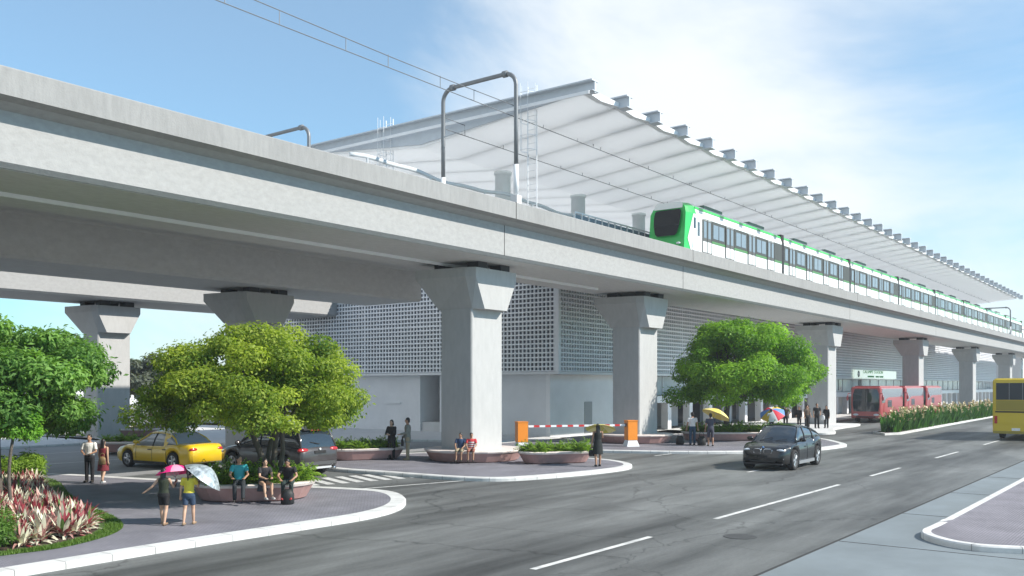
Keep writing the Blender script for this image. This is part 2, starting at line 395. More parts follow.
b=MB(); b.box(0,69.8,3.045,11.17,9.9,10.22); b.build('link_slab',CONC_FILL,va)
b=MB(); b.box(0,240,-2.30,2.30,8.386,8.397); b.build('soffit_fill_sheet',CONC_FILL,va)  # thin added sheet, pale so the shaded soffit looks brighter
for xj in (59.2,75.1,104.6,134.4,163.5):
    b=MB(); b.box(xj,xj+.04,-3.07,-2.9,9.915,10.585); b.box(xj,xj+.035,-2.48,-2.4,8.5,9.72); b.build('expansion_joint',SEAM,va)
def pier(label, x, y, top, w=2.08, d=1.7, front=.42, back=.75, fl=.62, tz=6.45, grp='piers holding up the viaducts'):
    t=thing('bridge_pier',label,'pier',(x,y,0),0,grp)      # x,y = near corner of the shaft
    b=MB(); ch=.05
    b.prism([(ch,0),(w-ch,0),(w,ch),(w,d-ch),(w-ch,d),(ch,d),(0,d-ch),(0,ch)],0,tz+.02); b.build('shaft',CONC_P,t)
    b=MB()
    f_=front
    lo=[(.34,-f_),(w-.22,-f_),(w-.02,-.01),(w-.02,d+.1),(.02,d+.1),(.02,-.01)]
    hi=[(-.24,-f_),(w+.42,-f_),(w+.46,-.01),(w+.46,d+back),(-fl-.12,d+back),(-fl+.2,-.01)]
    b.loft([[(x_,y_,z_) for x_,y_ in r_] for r_,z_ in ((lo,tz),(hi,top-.38),(hi,top))]); b.build('pier_cap',CONC_P,t)
    for xx in (.0,w-.55):
        for yy in (-.35,d-.25):
            b=MB(); b.box(xx,xx+.6,yy,yy+.6,top,top+.33); b.build('bearing',DARK,t)
    return t
pier('near pier standing on the round bench where the two boys sit',29.15,24.0,8.12)
pier('near pier behind the woman in black at the barrier',44.0,24.4,8.12)
pier('near pier beside the group dressed in black',74.4,24.0,8.12)
pier('near pier right of the long white station sign',104.3,24.0,8.12)
pier('near pier behind the gap between the red coaches and yellow bus',133.4,24.0,8.12)
pier('farthest near pier above the yellow bus roof',163,24.0,8.12)
pier('shaded pier behind the crown of the big spreading tree',28.6,38.2,7.95,w=2.3)
pier('sunlit pier at the left behind the leafy tree',28.8,52.6,8.05)

# ------------------------------------------------------------------ station building
st=thing('station_building','grey station hall with white lattice screen walls behind the viaduct','station',(46.3,31.3,0))
XE=150.0; YE=30.0       # local extents
ZL0,ZL1=4.15,10.3
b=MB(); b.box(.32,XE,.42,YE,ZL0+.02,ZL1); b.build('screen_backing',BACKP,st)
b=MB(); b.box(.33,XE,.22,.415,ZL0+.02,ZL1-.01); b.build('screen_backing',mat('sun_toned_backing',(.46,.48,.52),.6,var=.08,scale=.5,world=True),st)  # road-side backing painted paler in place of missing sunlight
def lattice(name, length, along_x):
    b=MB(); step=.3; n=int(length/step); z=ZL0
    for i in range(n+1):
        u=i*step; w=.07 if i%28==0 else .042
        if along_x: b.box(u-w,u+w,-.0,.09,ZL0,ZL1)
        else: b.box(0,.09,u-w,u+w,ZL0,ZL1)
    k=0
    while z<ZL1-.05:
        w=.06 if k%11==0 else .046
        if along_x: b.box(-.05,length,-.025,.065,z-w if k else z,z+w)
        else: b.box(-.025,.065,-.05,length,z-w if k else z,z+w)
        z+=.285; k+=1
    return b.build(name,LATT,st,fix=False)
lattice('lattice_screen',XE,True)
lattice('lattice_screen',YE,False)
b=MB(); b.box(-.12,.16,-.12,.16,ZL0-.03,ZL1); b.build('corner_post',LATT,st)
b=MB(); b.box(-.1,XE,-.1,.3,ZL0-.18,ZL0-.035); b.box(-.1,.3,.305,YE,ZL0-.18,ZL0-.035); b.build('screen_ledge',WHITE,st)
b=MB(); b.box(.4,XE,.4,YE,ZL0-.17,ZL0+.01); b.build('floor_slab',WALLM,st)
# ground storey, solid part at the near end
b=MB(); b.box(.453,11.0,.9,1.2,0,ZL0-.18); b.build('front_wall',mat('sun_toned_render',(.86,.86,.87),.8,var=.05,scale=1,world=True),st)  # white tone stands in for sunlight on the road-side wall
b=MB(); b.box(.45,10.9,1.203,10.0,0,ZL0-.18); b.build('wall',WALLM,st)
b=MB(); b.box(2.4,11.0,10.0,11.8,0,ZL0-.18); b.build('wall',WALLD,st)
b=MB(); b.box(.45,11.0,11.8,YE,0,ZL0-.18); b.build('wall',WALLM,st)
b=MB(); b.box(.6,2.4,10.05,11.75,0,.75); b.build('step_block',CONC_L,st)
b=MB(); b.box(.36,.445,13.6,15.2,1.98,2.08); b.build('wall_light',WHITE,st)
b=MB(); b.box(4.4,5.3,.86,.9,.15,2.2); b.build('door',mat('door_grey',(.35,.36,.37),.5),st)
# shops further along
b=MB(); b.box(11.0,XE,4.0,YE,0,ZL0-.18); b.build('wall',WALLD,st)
b=MB(); b.box(11.0,XE,.15,.75,2.0,2.5); b.build('canopy_band',WHITE,st)
b=MB(); b.box(11.0,XE,.75,4.0,2.2,2.4); b.build('canopy_slab',WALLM,st)
b=MB(); b.box(11.0,XE,.9,1.0,2.55,ZL0-.2); b.build('clerestory_glass',mat('pale_glass',(.40,.46,.47),.15,var=.25,scale=.5,stretch=(1,1,.05),coat=.4),st)
k=0; xx=11.4
while xx<XE-2:
    b=MB(); b.box(xx,xx+.55,.3,.85,0,1.995); b.build('column',WALLM,st)
    b=MB(); b.box(xx+.2,xx+.3,.84,.9,2.55,ZL0-.2); b.build('mullion',STEEL,st)
    if k%3==0:
        b=MB(); b.box(xx+1.0,xx+2.9,3.9,3.995,.1,2.15); b.build('shopfront',GLASSB,st)
    elif k%3==1:
        b=MB(); b.box(xx+.9,xx+2.2,3.88,3.995,.05,2.1); b.build('door',DARK,st)
    else:
        b=MB(); b.box(xx+.7,xx+2.6,2.6,3.6,.0,1.9); b.build('kiosk',CONC_L,st)
    xx+=3.6; k+=1
b=MB(); b.box(57,58.2,.85,.93,2.7,3.9); b.build('dark_window',GLASSD,st)
b=MB(); b.box(64.5,65.4,.85,.93,2.6,3.9); b.build('dark_window',GLASSB,st)
# upper hall walls under the roof
b=MB(); b.box(.4,XE-3,4.5,16,10.31,10.62); b.build('upper_slab',CONC_L,st)

# sign on the lattice
sg=thing('station_sign','long white sign with a round emblem and green letters on the lattice','sign',(105.2,31.2,3.95))
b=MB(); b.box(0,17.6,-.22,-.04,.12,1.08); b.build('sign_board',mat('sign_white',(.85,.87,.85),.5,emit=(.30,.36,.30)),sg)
def text(body, size, loc, rot, m, parent, name='lettering', ext=.01, sx=1):
    cu=bpy.data.curves.new(name,'FONT'); cu.body=body; cu.size=size; cu.extrude=ext; cu.align_x='LEFT'; cu.align_y='BOTTOM'
    tmp=bpy.data.objects.new(name,cu); C.objects.link(tmp)
    bpy.context.view_layer.update()
    me=bpy.data.meshes.new_from_object(tmp.evaluated_get(bpy.context.evaluated_depsgraph_get()))
    bpy.data.objects.remove(tmp)
    me.materials.clear(); me.materials.append(m)
    o=bpy.data.objects.new(name,me); C.objects.link(o); o.parent=parent; o.location=loc; o.rotation_euler=rot; o.scale=(sx,1,1)
    return o
GREEN_T=mat('sign_green',(.05,.30,.07),.5)
text('CALUMPIT STATION',.52,(3.1,-.235,.60),(R(90),0,0),GREEN_T,sg,sx=1.75)
b=MB()
for (a0,a1) in ((5.0,7.6),(8.3,9.6),(9.9,11.6)): b.box(a0,a1,-.24,-.221,.24,.44)
b.build('second_line',GREEN_T,sg)
b=MB(); b.lathe([(.01,0),(.38,0),(.38,.03),(.01,.03)],n=24); o=b.build('emblem',mat('emblem_dark',(.05,.06,.05),.5),sg); o.location=(1.45,-.225,.60); o.rotation_euler=(R(90),0,0)
b=MB(); b.lathe([(.01,0),(.17,0),(.17,.02),(.01,.02)],n=16); o2=b.build('emblem_centre',WHITE,o); o2.location=(0,0,.03)

# ------------------------------------------------------------------ platform, fence, header beam
pf=thing('platform','pale concrete station platform on top of the viaduct behind the train','platform',(39.8,25.9,0))
b=MB(); b.box(0,107,2.1,8.0,10.63,11.05); b.box(0,107,0,2.1,10.7,11.05); b.build('platform_slab',CONC_L,pf)
for k in range(13):
    b=MB(); b.box(1+k*8.4,1.4+k*8.4,.35,.75,9.87,10.695); b.build('slab_post',CONC_L,pf)
fn=thing('platform_fence','low dark railing of upright posts on the platform left of the train','fence',(39.9,25.95,11.05))
b=MB(); b.box(0,8.4,-.03,.03,1.2,1.27); b.build('top_rail',STEEL,fn)
b=MB(); b.box(0,8.4,-.02,.02,.12,.17); b.build('bottom_rail',DKSTEEL,fn)
for k in range(13):
    b=MB(); b.box(k*.68,k*.68+.06,-.035,.035,0,1.2); b.build('post',STEEL,fn)
for k in range(12):
    b=MB(); b.box(k*.68+.1,k*.68+.64,-.008,.008,.2,1.14); b.build('panel',mat('fence_panel%d'%k,(.10,.14,.18),.35) if k==0 else bpy.data.materials['fence_panel0'],fn)
hb=thing('noise_barrier','white rippling band on posts along the far edge of the viaduct deck','barrier',(26.5,28.4,10.1))
prof=[]; n=40
vs=[]; 
b=MB(); b.sh()
rings=[]
for i in range(n+1):
    x=i*18/n; z=2.85+.10*math.sin(x*.7)+.04*math.sin(x*1.9); rings.append([(x,-.04,z-.085),(x,.04,z-.085),(x,.04,z+.085),(x,-.04,z+.085)])
b.loft(rings); b.build('band',mat('band_white',(.55,.58,.60),.5),hb)
for k in range(5):
    b=MB(); b.cone((1+k*4,0,0),(1+k*4,0,2.9),.05,.05); b.build('post',STEEL,hb)

# ------------------------------------------------------------------ roof
RX0,RXE=32.35,147.5
rf=thing('platform_roof','long white butterfly roof with projecting fins over the platform','roof',(RX0,20.8,-.12))
bay=2.86; nb=int((RXE-RX0)/bay)
def zsoff(y):     # butterfly: valley at y=8.95
    return 14.75+.9*min(1.0,abs(y-8.95)/8.95)
b=MB()
for k in range(nb):
    x0=k*bay; x1=x0+bay
    ys=[0,2.2,4.6,8.95,13.2,17.0]
    lo=[]; hi=[]
    rows=[]
    for y in ys:
        rows.append([(x0,y,zsoff(y)+.03),(x0+bay*.9,y,zsoff(y)-.03),(x1,y,zsoff(y)+.03),(x1,y,zsoff(y)+.34),(x0,y,zsoff(y)+.34)])
    b.loft(rows)
b.build('roof_deck',SOFF,rf)
for k in range(nb+1):
    x=k*bay
    e=-.80
    b=MB(); b.extr_x([(e,15.60),(e,16.06),(1.6,16.06),(1.2,15.72),(.3,15.78)] if k else [(e,15.52),(e,15.97),(17.6,16.10),(17.6,15.72),(8.95,14.90),(.05,15.62)],x-.06,x+.06)
    b.box(x-.27,x+.27,e,1.6,16.062,16.11) if k else b.box(x-.3,x+.2,e-.01,17.6,15.98,16.04)
    b.box(x-.27,x+.27,e-.02,-.32,15.57,15.598)
    b.build('fin',FINM,rf)
    if k<nb:
        b=MB(); b.add([(x+.06,-.30,15.70),(x+bay*.5,-.22,15.62),(x+bay-.06,-.30,15.70),(x+bay-.06,-.30,15.88),(x+.06,-.30,15.88),(x+.06,.02,15.72),(x+bay*.5,.02,15.60),(x+bay-.06,.02,15.72),(x+bay-.06,.02,15.88),(x+.06,.02,15.88)],[(0,1,2,3,4),(9,8,7,6,5),(0,5,6,1),(1,6,7,2),(2,7,8,3),(3,8,9,4),(4,9,5,0)]); b.build('fascia_flap',WHITE,rf)
b=MB(); b.box(-.36,-.31,-.7,17.5,15.42,15.56); b.build('edge_trim',WHITE,rf)
for k in range(14):
    b=MB(); b.sh(); b.lathe([(.42,11.05),(.42,14.6),(.48,14.62),(.48,14.78)],(6.4+k*7.4,8.95,0),12); b.sh(False)
    b.build('column',mat('column_white',(.82,.85,.85),.6,var=.05,scale=2) if k==0 else bpy.data.materials['column_white'],rf)

# portal frames
def portal(label,x,ya,yb,z0,z1,rz=0):
    t=thing('portal_frame',label,'portal frame',(x,ya,z0),0,'overhead line portal frames')
    h=z1-z0; w=yb-ya; r=.55
    arcA=[(0,r-r*math.cos(a),h-r+r*math.sin(a)) for a in [R(15*i) for i in range(7)]]
    arcB=[(0,w-r+r*math.sin(a),h-r+r*math.cos(a)) for a in [R(15*i) for i in range(7)]]
    b=MB(); b.sh(); b.tube([(0,0,h*.30)]+[(0,0,h*.6)]+arcA+arcB+[(0,w,h*.6),(0,w,h*.30)],.088,10); b.build('arch',DKSTEEL,t)
    for yy in (0,w):
        b=MB(); b.sh(); b.cone((0,yy,.35),(0,yy,h*.30),.105,.105); b.build('pole_base',WHITE,t)
        b=MB(); b.box(-.16,.16,yy-.16,yy+.16,0,.36); b.build('base_plate',CONC_L,t)
    for yy in (r,w-r):
        b=MB(); b.sh(); b.cone((0,yy-.1,h),(0,yy+.1,h),.135,.135); b.build('collar',DKSTEEL,t)
    return t
portal('grey overhead line portal with white pole feet rising from the near deck',29.6,22.05,25.95,10.58,15.95)
portal('grey portal arch whose top shows above the viaduct at the left',29.6,34.6,40.6,10.0,15.9)
portal('small distant portal arch beyond the far end of the train',150,22.05,26.6,10.58,14.6)

# caged ladders
def ladder(label,x,y,z0,z1):
    t=thing('caged_ladder',label,'ladder',(x,y,z0),0,'white caged ladders up to the roof')
    h=z1-z0
    for yy in (-.24,.24):
        b=MB(); b.cone((0,yy,0),(0,yy,h),.025,.025,6); b.build('stile',WHITE,t)
    b=MB(); z=.3
    b=MB()
    while z<h: b.cone((0,-.24,z),(0,.24,z),.014,.014,5); z+=.3
    b.build('rungs',WHITE,t)
    b=MB(); z=h*.55
    while z<h:
        b.tube([(0,-.26,z),(-.3,-.36,z),(-.62,-.2,z),(-.62,.2,z),(-.3,.36,z),(0,.26,z)],.014,5); z+=.62
    for (ax,ay) in ((-.62,-.2),(-.62,.2),(-.3,.36),(-.3,-.36)): b.cone((ax,ay,h*.55),(ax,ay,h),.012,.012,5)
    b.build('cage',WHITE,t)
ladder('tall white caged ladder beside the portal frame',32.6,23.4,10.0,16.4)
ladder('white caged ladder far back under the roof edge at the left',32.5,32.0,11.1,16.4)

# catenary wires
def wires(label,y,z,x0,x1):
    t=thing('overhead_wire',label,'overhead wire',(x0,y,z),0,'overhead wires of the railway')
    X=x1-x0
    for nm,dz,sag in (('contact_wire',0,0),('messenger_wire',.5,.08)):
        b=MB(); b.tube([(X*i/40,0,dz-sag*math.sin(math.pi*((i*X/40)%15)/15)) for i in range(41)],.018,5); b.build(nm,DKSTEEL,t)
    x=1.3; k=0
    while x<X:
        b=MB(); b.cone((x,0,.0),(x,0,.47),.014,.014,5); b.build('dropper',DKSTEEL,t); x+=2.1 if k%2 else 2.9; k+=1
wires('near pair of overhead wires with droppers sweeping above the train',24.0,15.05,3,146)
wires('second pair of overhead wires farther under the roof',27.0,14.75,31,146)
for k,x in enumerate((38.6,49.5,61,73)):
    t=thing('wire_hanger','small insulated bracket hung over the wire, '+['nearest one','second from the roof front','third from the roof front','fourth, smallest one'][k],'bracket',(x,24.0,15.1),0,'wire hangers under the roof')
    b=MB(); b.box(-.03,.03,-.55,.55,.55,.6); b.build('cross_bar',DKSTEEL,t)
    for yy in (-.5,.0,.5):
        b=MB(); b.cone((0,yy,.45),(0,yy,.75),.04,.03,6); b.build('insulator',DKSTEEL,t)
    b=MB(); b.cone((0,0,0),(0,0,.56),.02,.02,6); b.build('stem',DKSTEEL,t)

# ------------------------------------------------------------------ train
TW=mat('train_white',(.80,.82,.80),.3,coat=.4); TG=mat('train_green',(.03,.50,.10),.35,coat=.4); TGR=mat('train_grey_band',(.075,.08,.075),.5,spec=.2)
TGD=mat('train_dark_green',(.08,.22,.06),.35); TWIN=mat('train_window',(.20,.25,.29),.12,spec=.5); TDR=mat('train_door',(.11,.115,.11),.5,spec=.2)
tr=thing('train','green and white commuter train running along the near viaduct','train',(46.1,23.99,10.25))
CL=15.0; TWH=1.22
def carriage(k):
    x0=k*CL
    prof=[(-TWH+.05,.35),(-TWH,.6),(-TWH,2.75),(-TWH+.12,3.15),(-TWH+.45,3.4),(0,3.5),(TWH-.45,3.4),(TWH-.12,3.15),(TWH,2.75),(TWH,.6),(TWH-.05,.35)]
    L0=1.5 if k==0 else .2
    b=MB(); b.extr_x(prof,x0+L0,x0+CL-.24); 
    c=b.build('carriage',TW,tr)
    # gangway
    b=MB(); b.box(x0+CL-.26,x0+CL+.22,-TWH+.03,TWH-.03,.45,3.3); b.build('gangway',BLACK,c)
    b=MB(); b.box(x0+L0,x0+CL-.13,-TWH+.25,TWH-.25,.0,.345); b.build('underframe',DARK,c)
    for s_ in (-1,1):
        if s_==1 and k>0: continue
        y=s_*TWH; yo=y+s_*.012
        def strip(nm,z0,z1,m,a=L0+ (0 if k else .9),e=CL-.26,par=c,th=.012,off=0):
            b=MB(); yy=y+s_*off; b.box(x0+a,x0+e,min(yy,yy+s_*th),max(yy,yy+s_*th),z0,z1); return b.build(nm,m,par)
        strip('window_band',1.45,2.6,TGR)
        strip('waist_stripe',1.30,1.445,TGD)
        b=MB(); a0=x0+L0; b.extr_x([(y-s_*.065,3.03),(y-s_*.05,3.03),(y-s_*.10,3.17),(y-s_*.13,3.17)],a0,x0+CL-.25); b.build('roof_stripe',TG,c)
        ds=[2.9,6.1,9.5,12.7] if k==0 else [1.7,5.2,8.9,12.5]
        for d in ds:
            dd=strip('door',.62,2.55,TW,d-.58,d+.58,th=.02,off=.013); strip('door_top',1.3,2.53,TDR,d-.57,d+.57,th=.003,off=.034)
            for q in (-.29,.29):
                strip('door_window',1.5,2.45,TWIN,d+q-.17,d+q+.17,th=.008,off=.038)
            for q in (-.60,0,.60):
                strip('door_seam',.62,2.55,BLACK,d+q-.03,d+q+.03,th=.006,off=.038)
            strip('door_step',.60,.68,BLACK,d-.55,d+.55,th=.04,off=.015)
        for a,e in zip(ds[:-1],ds[1:]):
            mid=(a+e)/2
            strip('window',1.6,2.42,TWIN,mid-.75,mid+.75,th=.014,off=.013)
            strip('window_bar',1.6,2.42,BLACK,mid-.03,mid+.03,th=.008,off=.028)
        if k: strip('window',1.6,2.42,TWIN,.35,.85,th=.014,off=.013)
    for xx in (3.5,10.2):
        b=MB(); b.box(x0+xx,x0+xx+2.6,-.75,.75,3.42,3.58); b.build('roof_unit',mat('roof_unit%d%d'%(k,int(xx)),(.10,.16,.12),.6) if (k==0 and xx==3.5) else bpy.data.materials['roof_unit03'],c)
    return c
cars=[carriage(k) for k in range(8)]
# cab: lofted nose, green mask with black windscreen
cab=MB(); cab.sh(False)
def ringc(x,z0,z1,w,t): # 10 pt ring
    return [(x+t*0,-w+.08,z0),(x,-w,z0+.3),(x,-w,z1-.75),(x,-w+.13,z1-.32),(x,-w+.45,z1-.06),(x,w-.45,z1-.06),(x,w-.13,z1-.32),(x,w,z1-.75),(x,w,z0+.3),(x,w-.08,z0)]
def nose_ring(f):   # raked nose: bottom further out than top
    out=[]
    for (x,y,z) in ringc(0,.35,3.46,TWH,0):
        zt=(z-.35)/3.1
        px=1.5*(1-f)+f*(.06+.62*zt*zt+.18*(1-zt)**2)
        out.append((px,y*(1-.10*f*f),z-f*.10*(zt>.8)))
    return out
cab.loft([nose_ring(0),nose_ring(.35),nose_ring(.7),nose_ring(1.0)])
cabo=cab.build('cab',TG,cars[0])
b=MB()
fr=nose_ring(1.0)
def fpt(u,z):  # point on nose front face
    zt=(z-.35)/3.1; return (.06+.62*zt*zt+.18*(1-zt)**2-.02, u*(TWH*.9), z)
rows=[]
for z,w in ((1.42,.50),(1.55,.62),(2.0,.72),(2.5,.76),(2.82,.74),(2.92,.66)):
    rows.append([fpt(u*w,z) for u in (-1,-.6,0,.6,1)])
rows2=[[(p[0]-.01,p[1],p[2]) for p in r_] for r_ in rows]
b.loft(rows2,close=False,caps=False); b.build('windscreen',SCREEN,cars[0],fix=False)
b=MB(); b.loft([[(p[0]-.02,p[1],p[2]) for p in [fpt(u,2.98) for u in (-.8,0,.8)]],[(p[0]-.03,p[1],p[2]) for p in [fpt(u,3.2) for u in (-.80,0,.80)]],[(p[0]-.01,p[1],p[2]) for p in [fpt(u*.62,3.36) for u in (-1,0,1)]]],close=False,caps=False); b.build('roof_panel',TW,cars[0],fix=False)
for s_ in (-1,1):
    # white side panel of the cab in a slanting shape
    y=s_*(TWH+.006)
    P=[(2.4,.38),(1.0,.38),(.55,1.25),(1.15,2.7),(2.4,2.75)]
    def yy(x): return s_*(TWH*(1-.10*max(0,(1.5-x)/1.3)**2)+.014)
    b=MB(); b.add([(x,yy(x),z) for x,z in P]+[(1.5,yy(1.5),.38),(1.5,yy(1.5),2.72)],[(1,2,3,6,5),(5,6,4,0)]); b.build('side_panel',TW,cars[0],fix=False)
    b=MB(); b.box(1.62,1.92,min(y,y+s_*.02)+s_*.012,max(y,y+s_*.02)+s_*.012,.7,2.5); b.build('cab_door',TW,cars[0])
    b=MB(); b.box(1.66,1.88,min(y,y+s_*.02)+s_*.022,max(y,y+s_*.02)+s_*.022,1.5,2.3); b.build('cab_window',GLASSD,cars[0])
    b=MB(); b.box(1.22,1.42,min(y,y+s_*.02),max(y,y+s_*.02)+s_*.008,1.9,2.5); b.build('side_window',GLASSD,cars[0])
    b=MB(); b.ell((.12,s_*.8,.95),(.08,.14,.07)); b.build('headlight',LAMPW,cars[0])
#PART2
# ------------------------------------------------------------------ vehicles (local +x is forward)
def interp(P, x):
    if x<=P[0][0]: return P[0][1]
    for (a,b_),(c,d) in zip(P[:-1],P[1:]):
        if x<=c:
            t=(x-a)/(c-a) if c>a else 0; t=t*t*(3-2*t)*.5+t*.5
            return b_+(d-b_)*t
    return P[-1][1]
def wheel(t, x, y, r, w, rim=ALLOY, spokes=5):
    s_=1 if y>0 else -1
    o=bpy.data.objects.new('wheel',None); C.objects.link(o); o.parent=t; o.location=(x,y,r)
    prof=[(r*.66,-w/2),(r*.93,-w/2),(r,-w/2+.03),(r,w/2-.03),(r*.93,w/2),(r*.66,w/2)]
    b=MB(); b.sh(); b.loft([[(p*math.cos(a),q,p*math.sin(a)) for p,q in prof] for a in [2*math.pi*i/28 for i in range(29)]],True,False); b.build('tyre',TYRE,o)
    b=MB(); yo=s_*(w/2-.035)
    b.loft([[(p*math.cos(a),q,p*math.sin(a)) for p,q in ((r*.67,-s_*w/2+s_*.02),(r*.67,s_*w/2-s_*.01),(r*.60,s_*w/2-s_*.01),(r*.58,s_*.0))] for a in [2*math.pi*i/28 for i in range(29)]],False,False)
    for k in range(spokes):
        a=2*math.pi*k/spokes
        for da in (-.17,.17):
            p0=(math.cos(a)*r*.1,yo,math.sin(a)*r*.1); p1=(math.cos(a+da)*r*.63,yo-s_*.0,math.sin(a+da)*r*.63)
            b.tube([p0,p1],[.035*r/.36,.028*r/.36],6)
    b.tube([(0,yo-.03,0),(0,yo+.03,0)],r*.17,12); b.build('rim',rim,o)
    b=MB(); b.tube([(0,-s_*.06,0),(0,s_*.0,0)],r*.6,20); b.build('brake_disc',DKSTEEL,o)

def car(t, sp, paint, rim=ALLOY):
    L,W,r=sp['L'],sp['W'],sp['r']; deck,wid=sp['deck'],sp['wid']; gc=sp.get('gc',.2); ax=sp['axles']; Ra=r*1.16
    xs=sorted(set([-L/2+L*i/60 for i in range(61)]+[a+Ra*math.cos(R(q)) for a in ax for q in range(0,181,12)]+[-L/2+.02,-L/2+.06,L/2-.02,L/2-.06]))
    rings=[]
    for x in xs:
        zt=interp(deck,x); w=interp(wid,x); zb=gc+sp.get('ramp',.12)*max(0,(abs(x)-L/2+.5)/.5)**2
        for a in ax:
            d=abs(x-a)
            if d<Ra: zb=max(zb,r+math.sqrt(max(0,Ra*Ra-d*d)))
        zb=min(zb,zt-.12)
        H_=[(0,zb),(w*.9,zb),(w*.975,zb+(zt-zb)*.06),(w,zb+(zt-zb)*.38),(w*1.0,zb+(zt-zb)*.62),(w*.965,zb+(zt-zb)*.86),(w*.90,zt-.02),(w*.80,zt+.012),(w*.4,zt+.03),(0,zt+.038)]
        rings.append([(x,-y,z) for y,z in H_]+[(x,y,z) for y,z in H_[-2:0:-1]])
    b=MB(); b.sh(); b.loft(rings); body=b.build('body',paint,t)
    b=MB(); b.box(-L/2+.25,L/2-.25,-W/2+.28,W/2-.28,gc-.02,r*1.9); b.build('underbody',BLACK,body)
    # greenhouse
    A,B_,Cc,D=sp['cab']  # windscreen base, windscreen top, rear top, rear base (x decreasing)
    roof=sp['roof']; wb=sp['wb']; wr=sp['wr']
    def gring(x,off=0.0):
        zb=interp(deck,x)-.06; zr=interp(roof,x)+off; f=max(0,min(1,(zr-zb)/(sp['H']-zb)))
        wbase=interp(wid,x)*wb; wt=wbase+(W/2*wr-wbase)*min(1,f); wt+=off
        H_=[(wbase,zb),(wbase*.5+wt*.5+.015,(zb+zr)/2),(wt,zr-.05*f),(wt-.10*f-.01,zr),(wt*.4,zr+.03*f)]
        return [(x,-y,z) for y,z in H_]+[(x,0,zr+.038*f)]+[(x,y,z) for y,z in H_[::-1]]
    gx=[D+(A-D)*i/26 for i in range(27)]
    b=MB(); b.sh(); b.loft([gring(x) for x in gx]); g=b.build('windows',sp.get('glass',GLASSD),t)
    b=MB(); b.sh(); rx=[Cc+(B_-Cc)*i/10 for i in range(11)]
    b.loft([gring(x,.012)[2:9] for x in rx],close=False,caps=False); b.build('roof',paint,t,fix=True)
    for s_ in (-1,1):
        def P(x,u):   # point on the side of the greenhouse, u 0 base .. 1 roof edge
            q=gring(x); a0,a1,a2=(q[0],q[1],q[2]) if s_<0 else (q[10],q[9],q[8])
            p=Vector(a0).lerp(Vector(a1),u*2) if u<.5 else Vector(a1).lerp(Vector(a2),u*2-1)
            return p+Vector((0,s_*.004,0))
        b=MB(); b.sh(); b.tube([P(A-.03,0)+Vector((0,0,.03))]+[P(A+(B_-A)*q,1) for q in (.35,.7,1)],.032,6); b.build('front_pillar',paint,t)
        b=MB(); b.sh(); b.tube([P(D+(Cc-D)*q,1) for q in (0.05,.4,.75,1)],.035,6); b.build('rear_pillar',paint,t)
        b=MB(); b.sh(); b.tube([P(B_+(Cc-B_)*q/8,1) for q in range(9)],.026,6); b.build('roof_rail',sp.get('railmat',paint),t)
        for xm in sp['pillars']:
            b=MB(); b.tube([P(xm,0),P(xm-.02,.5),P(xm-.06,1)],.028,6); b.build('door_pillar',sp.get('pmat',BLACK),t)
        if 'quarter' in sp:
            q0,q1=sp['quarter']; b=MB()
            b.add([P(q0,0),P(q1,0),P(q1+.05,.55),P(q1+.12,.98),P(q0-.08,.98)],[(0,1,2,3,4)])
            b.v=[(x,y+s_*.012,z) for x,y,z in b.v]; b.build('quarter_panel',paint,t,fix=False)
        # door seams, handles, sill
        for xd in sp['seams']:
            w=interp(wid,xd); zt=interp(deck,xd); pts=[(xd,s_*(w*.966+.004),gc+(zt-gc)*.86),(xd,s_*(w+.004),gc+(zt-gc)*.62),(xd,s_*(w+.004),gc+(zt-gc)*.38),(xd,s_*(w*.976+.003),gc+.07)]
            b=MB(); b.tube(pts,.007,4); b.build('door_seam',BLACK,body)
        for xh in sp['handles']:
            w=interp(wid,xh); b=MB(); b.bbox((xh,s_*(w*.985+.012),gc+(interp(deck,xh)-gc)*.74),(.2,.03,.035)); b.build('door_handle',sp.get('hmat',paint),body)
        xm=A-.28; w=interp(wid,xm)
        b=MB(); b.sh(); b.ell((xm,s_*(w+.10),interp(deck,xm)+.10),(.075,.13,.085)); b.cone((xm,s_*(w*.85),interp(deck,xm)+.02),(xm,s_*(w+.05),interp(deck,xm)+.06),.03,.03,6); b.build('mirror',sp.get('mirmat',paint),t)
        b=MB(); b.box(ax[1]+Ra+.02,ax[0]-Ra-.02,min(s_*(W/2-.06),s_*(W/2-.01)),max(s_*(W/2-.06),s_*(W/2-.01)),gc-.03,gc+.09); b.build('sill',sp.get('sillmat',BLACK),body)
        for a in ax: wheel(t,a,s_*(W/2-sp.get('ww',.26)/2-.0),r,sp.get('ww',.26),rim)
    return body

def plate(parent,x,z,rz=0): 
    b=MB(); b.bbox((x,0,z),(.02,.40,.14)); return b.build('number_plate',mat('plate',(.55,.55,.5),.5) if 'plate' not in bpy.data.materials else bpy.data.materials['plate'],parent)

PBLK=mat('black_car_paint',(.006,.007,.009),.25,coat=.6,spec=.4)
PGRY=mat('grey_car_paint',(.045,.040,.041),.35,coat=.5,spec=.4)
PYEL=mat('taxi_yellow',(.72,.47,.012),.32,coat=.7)

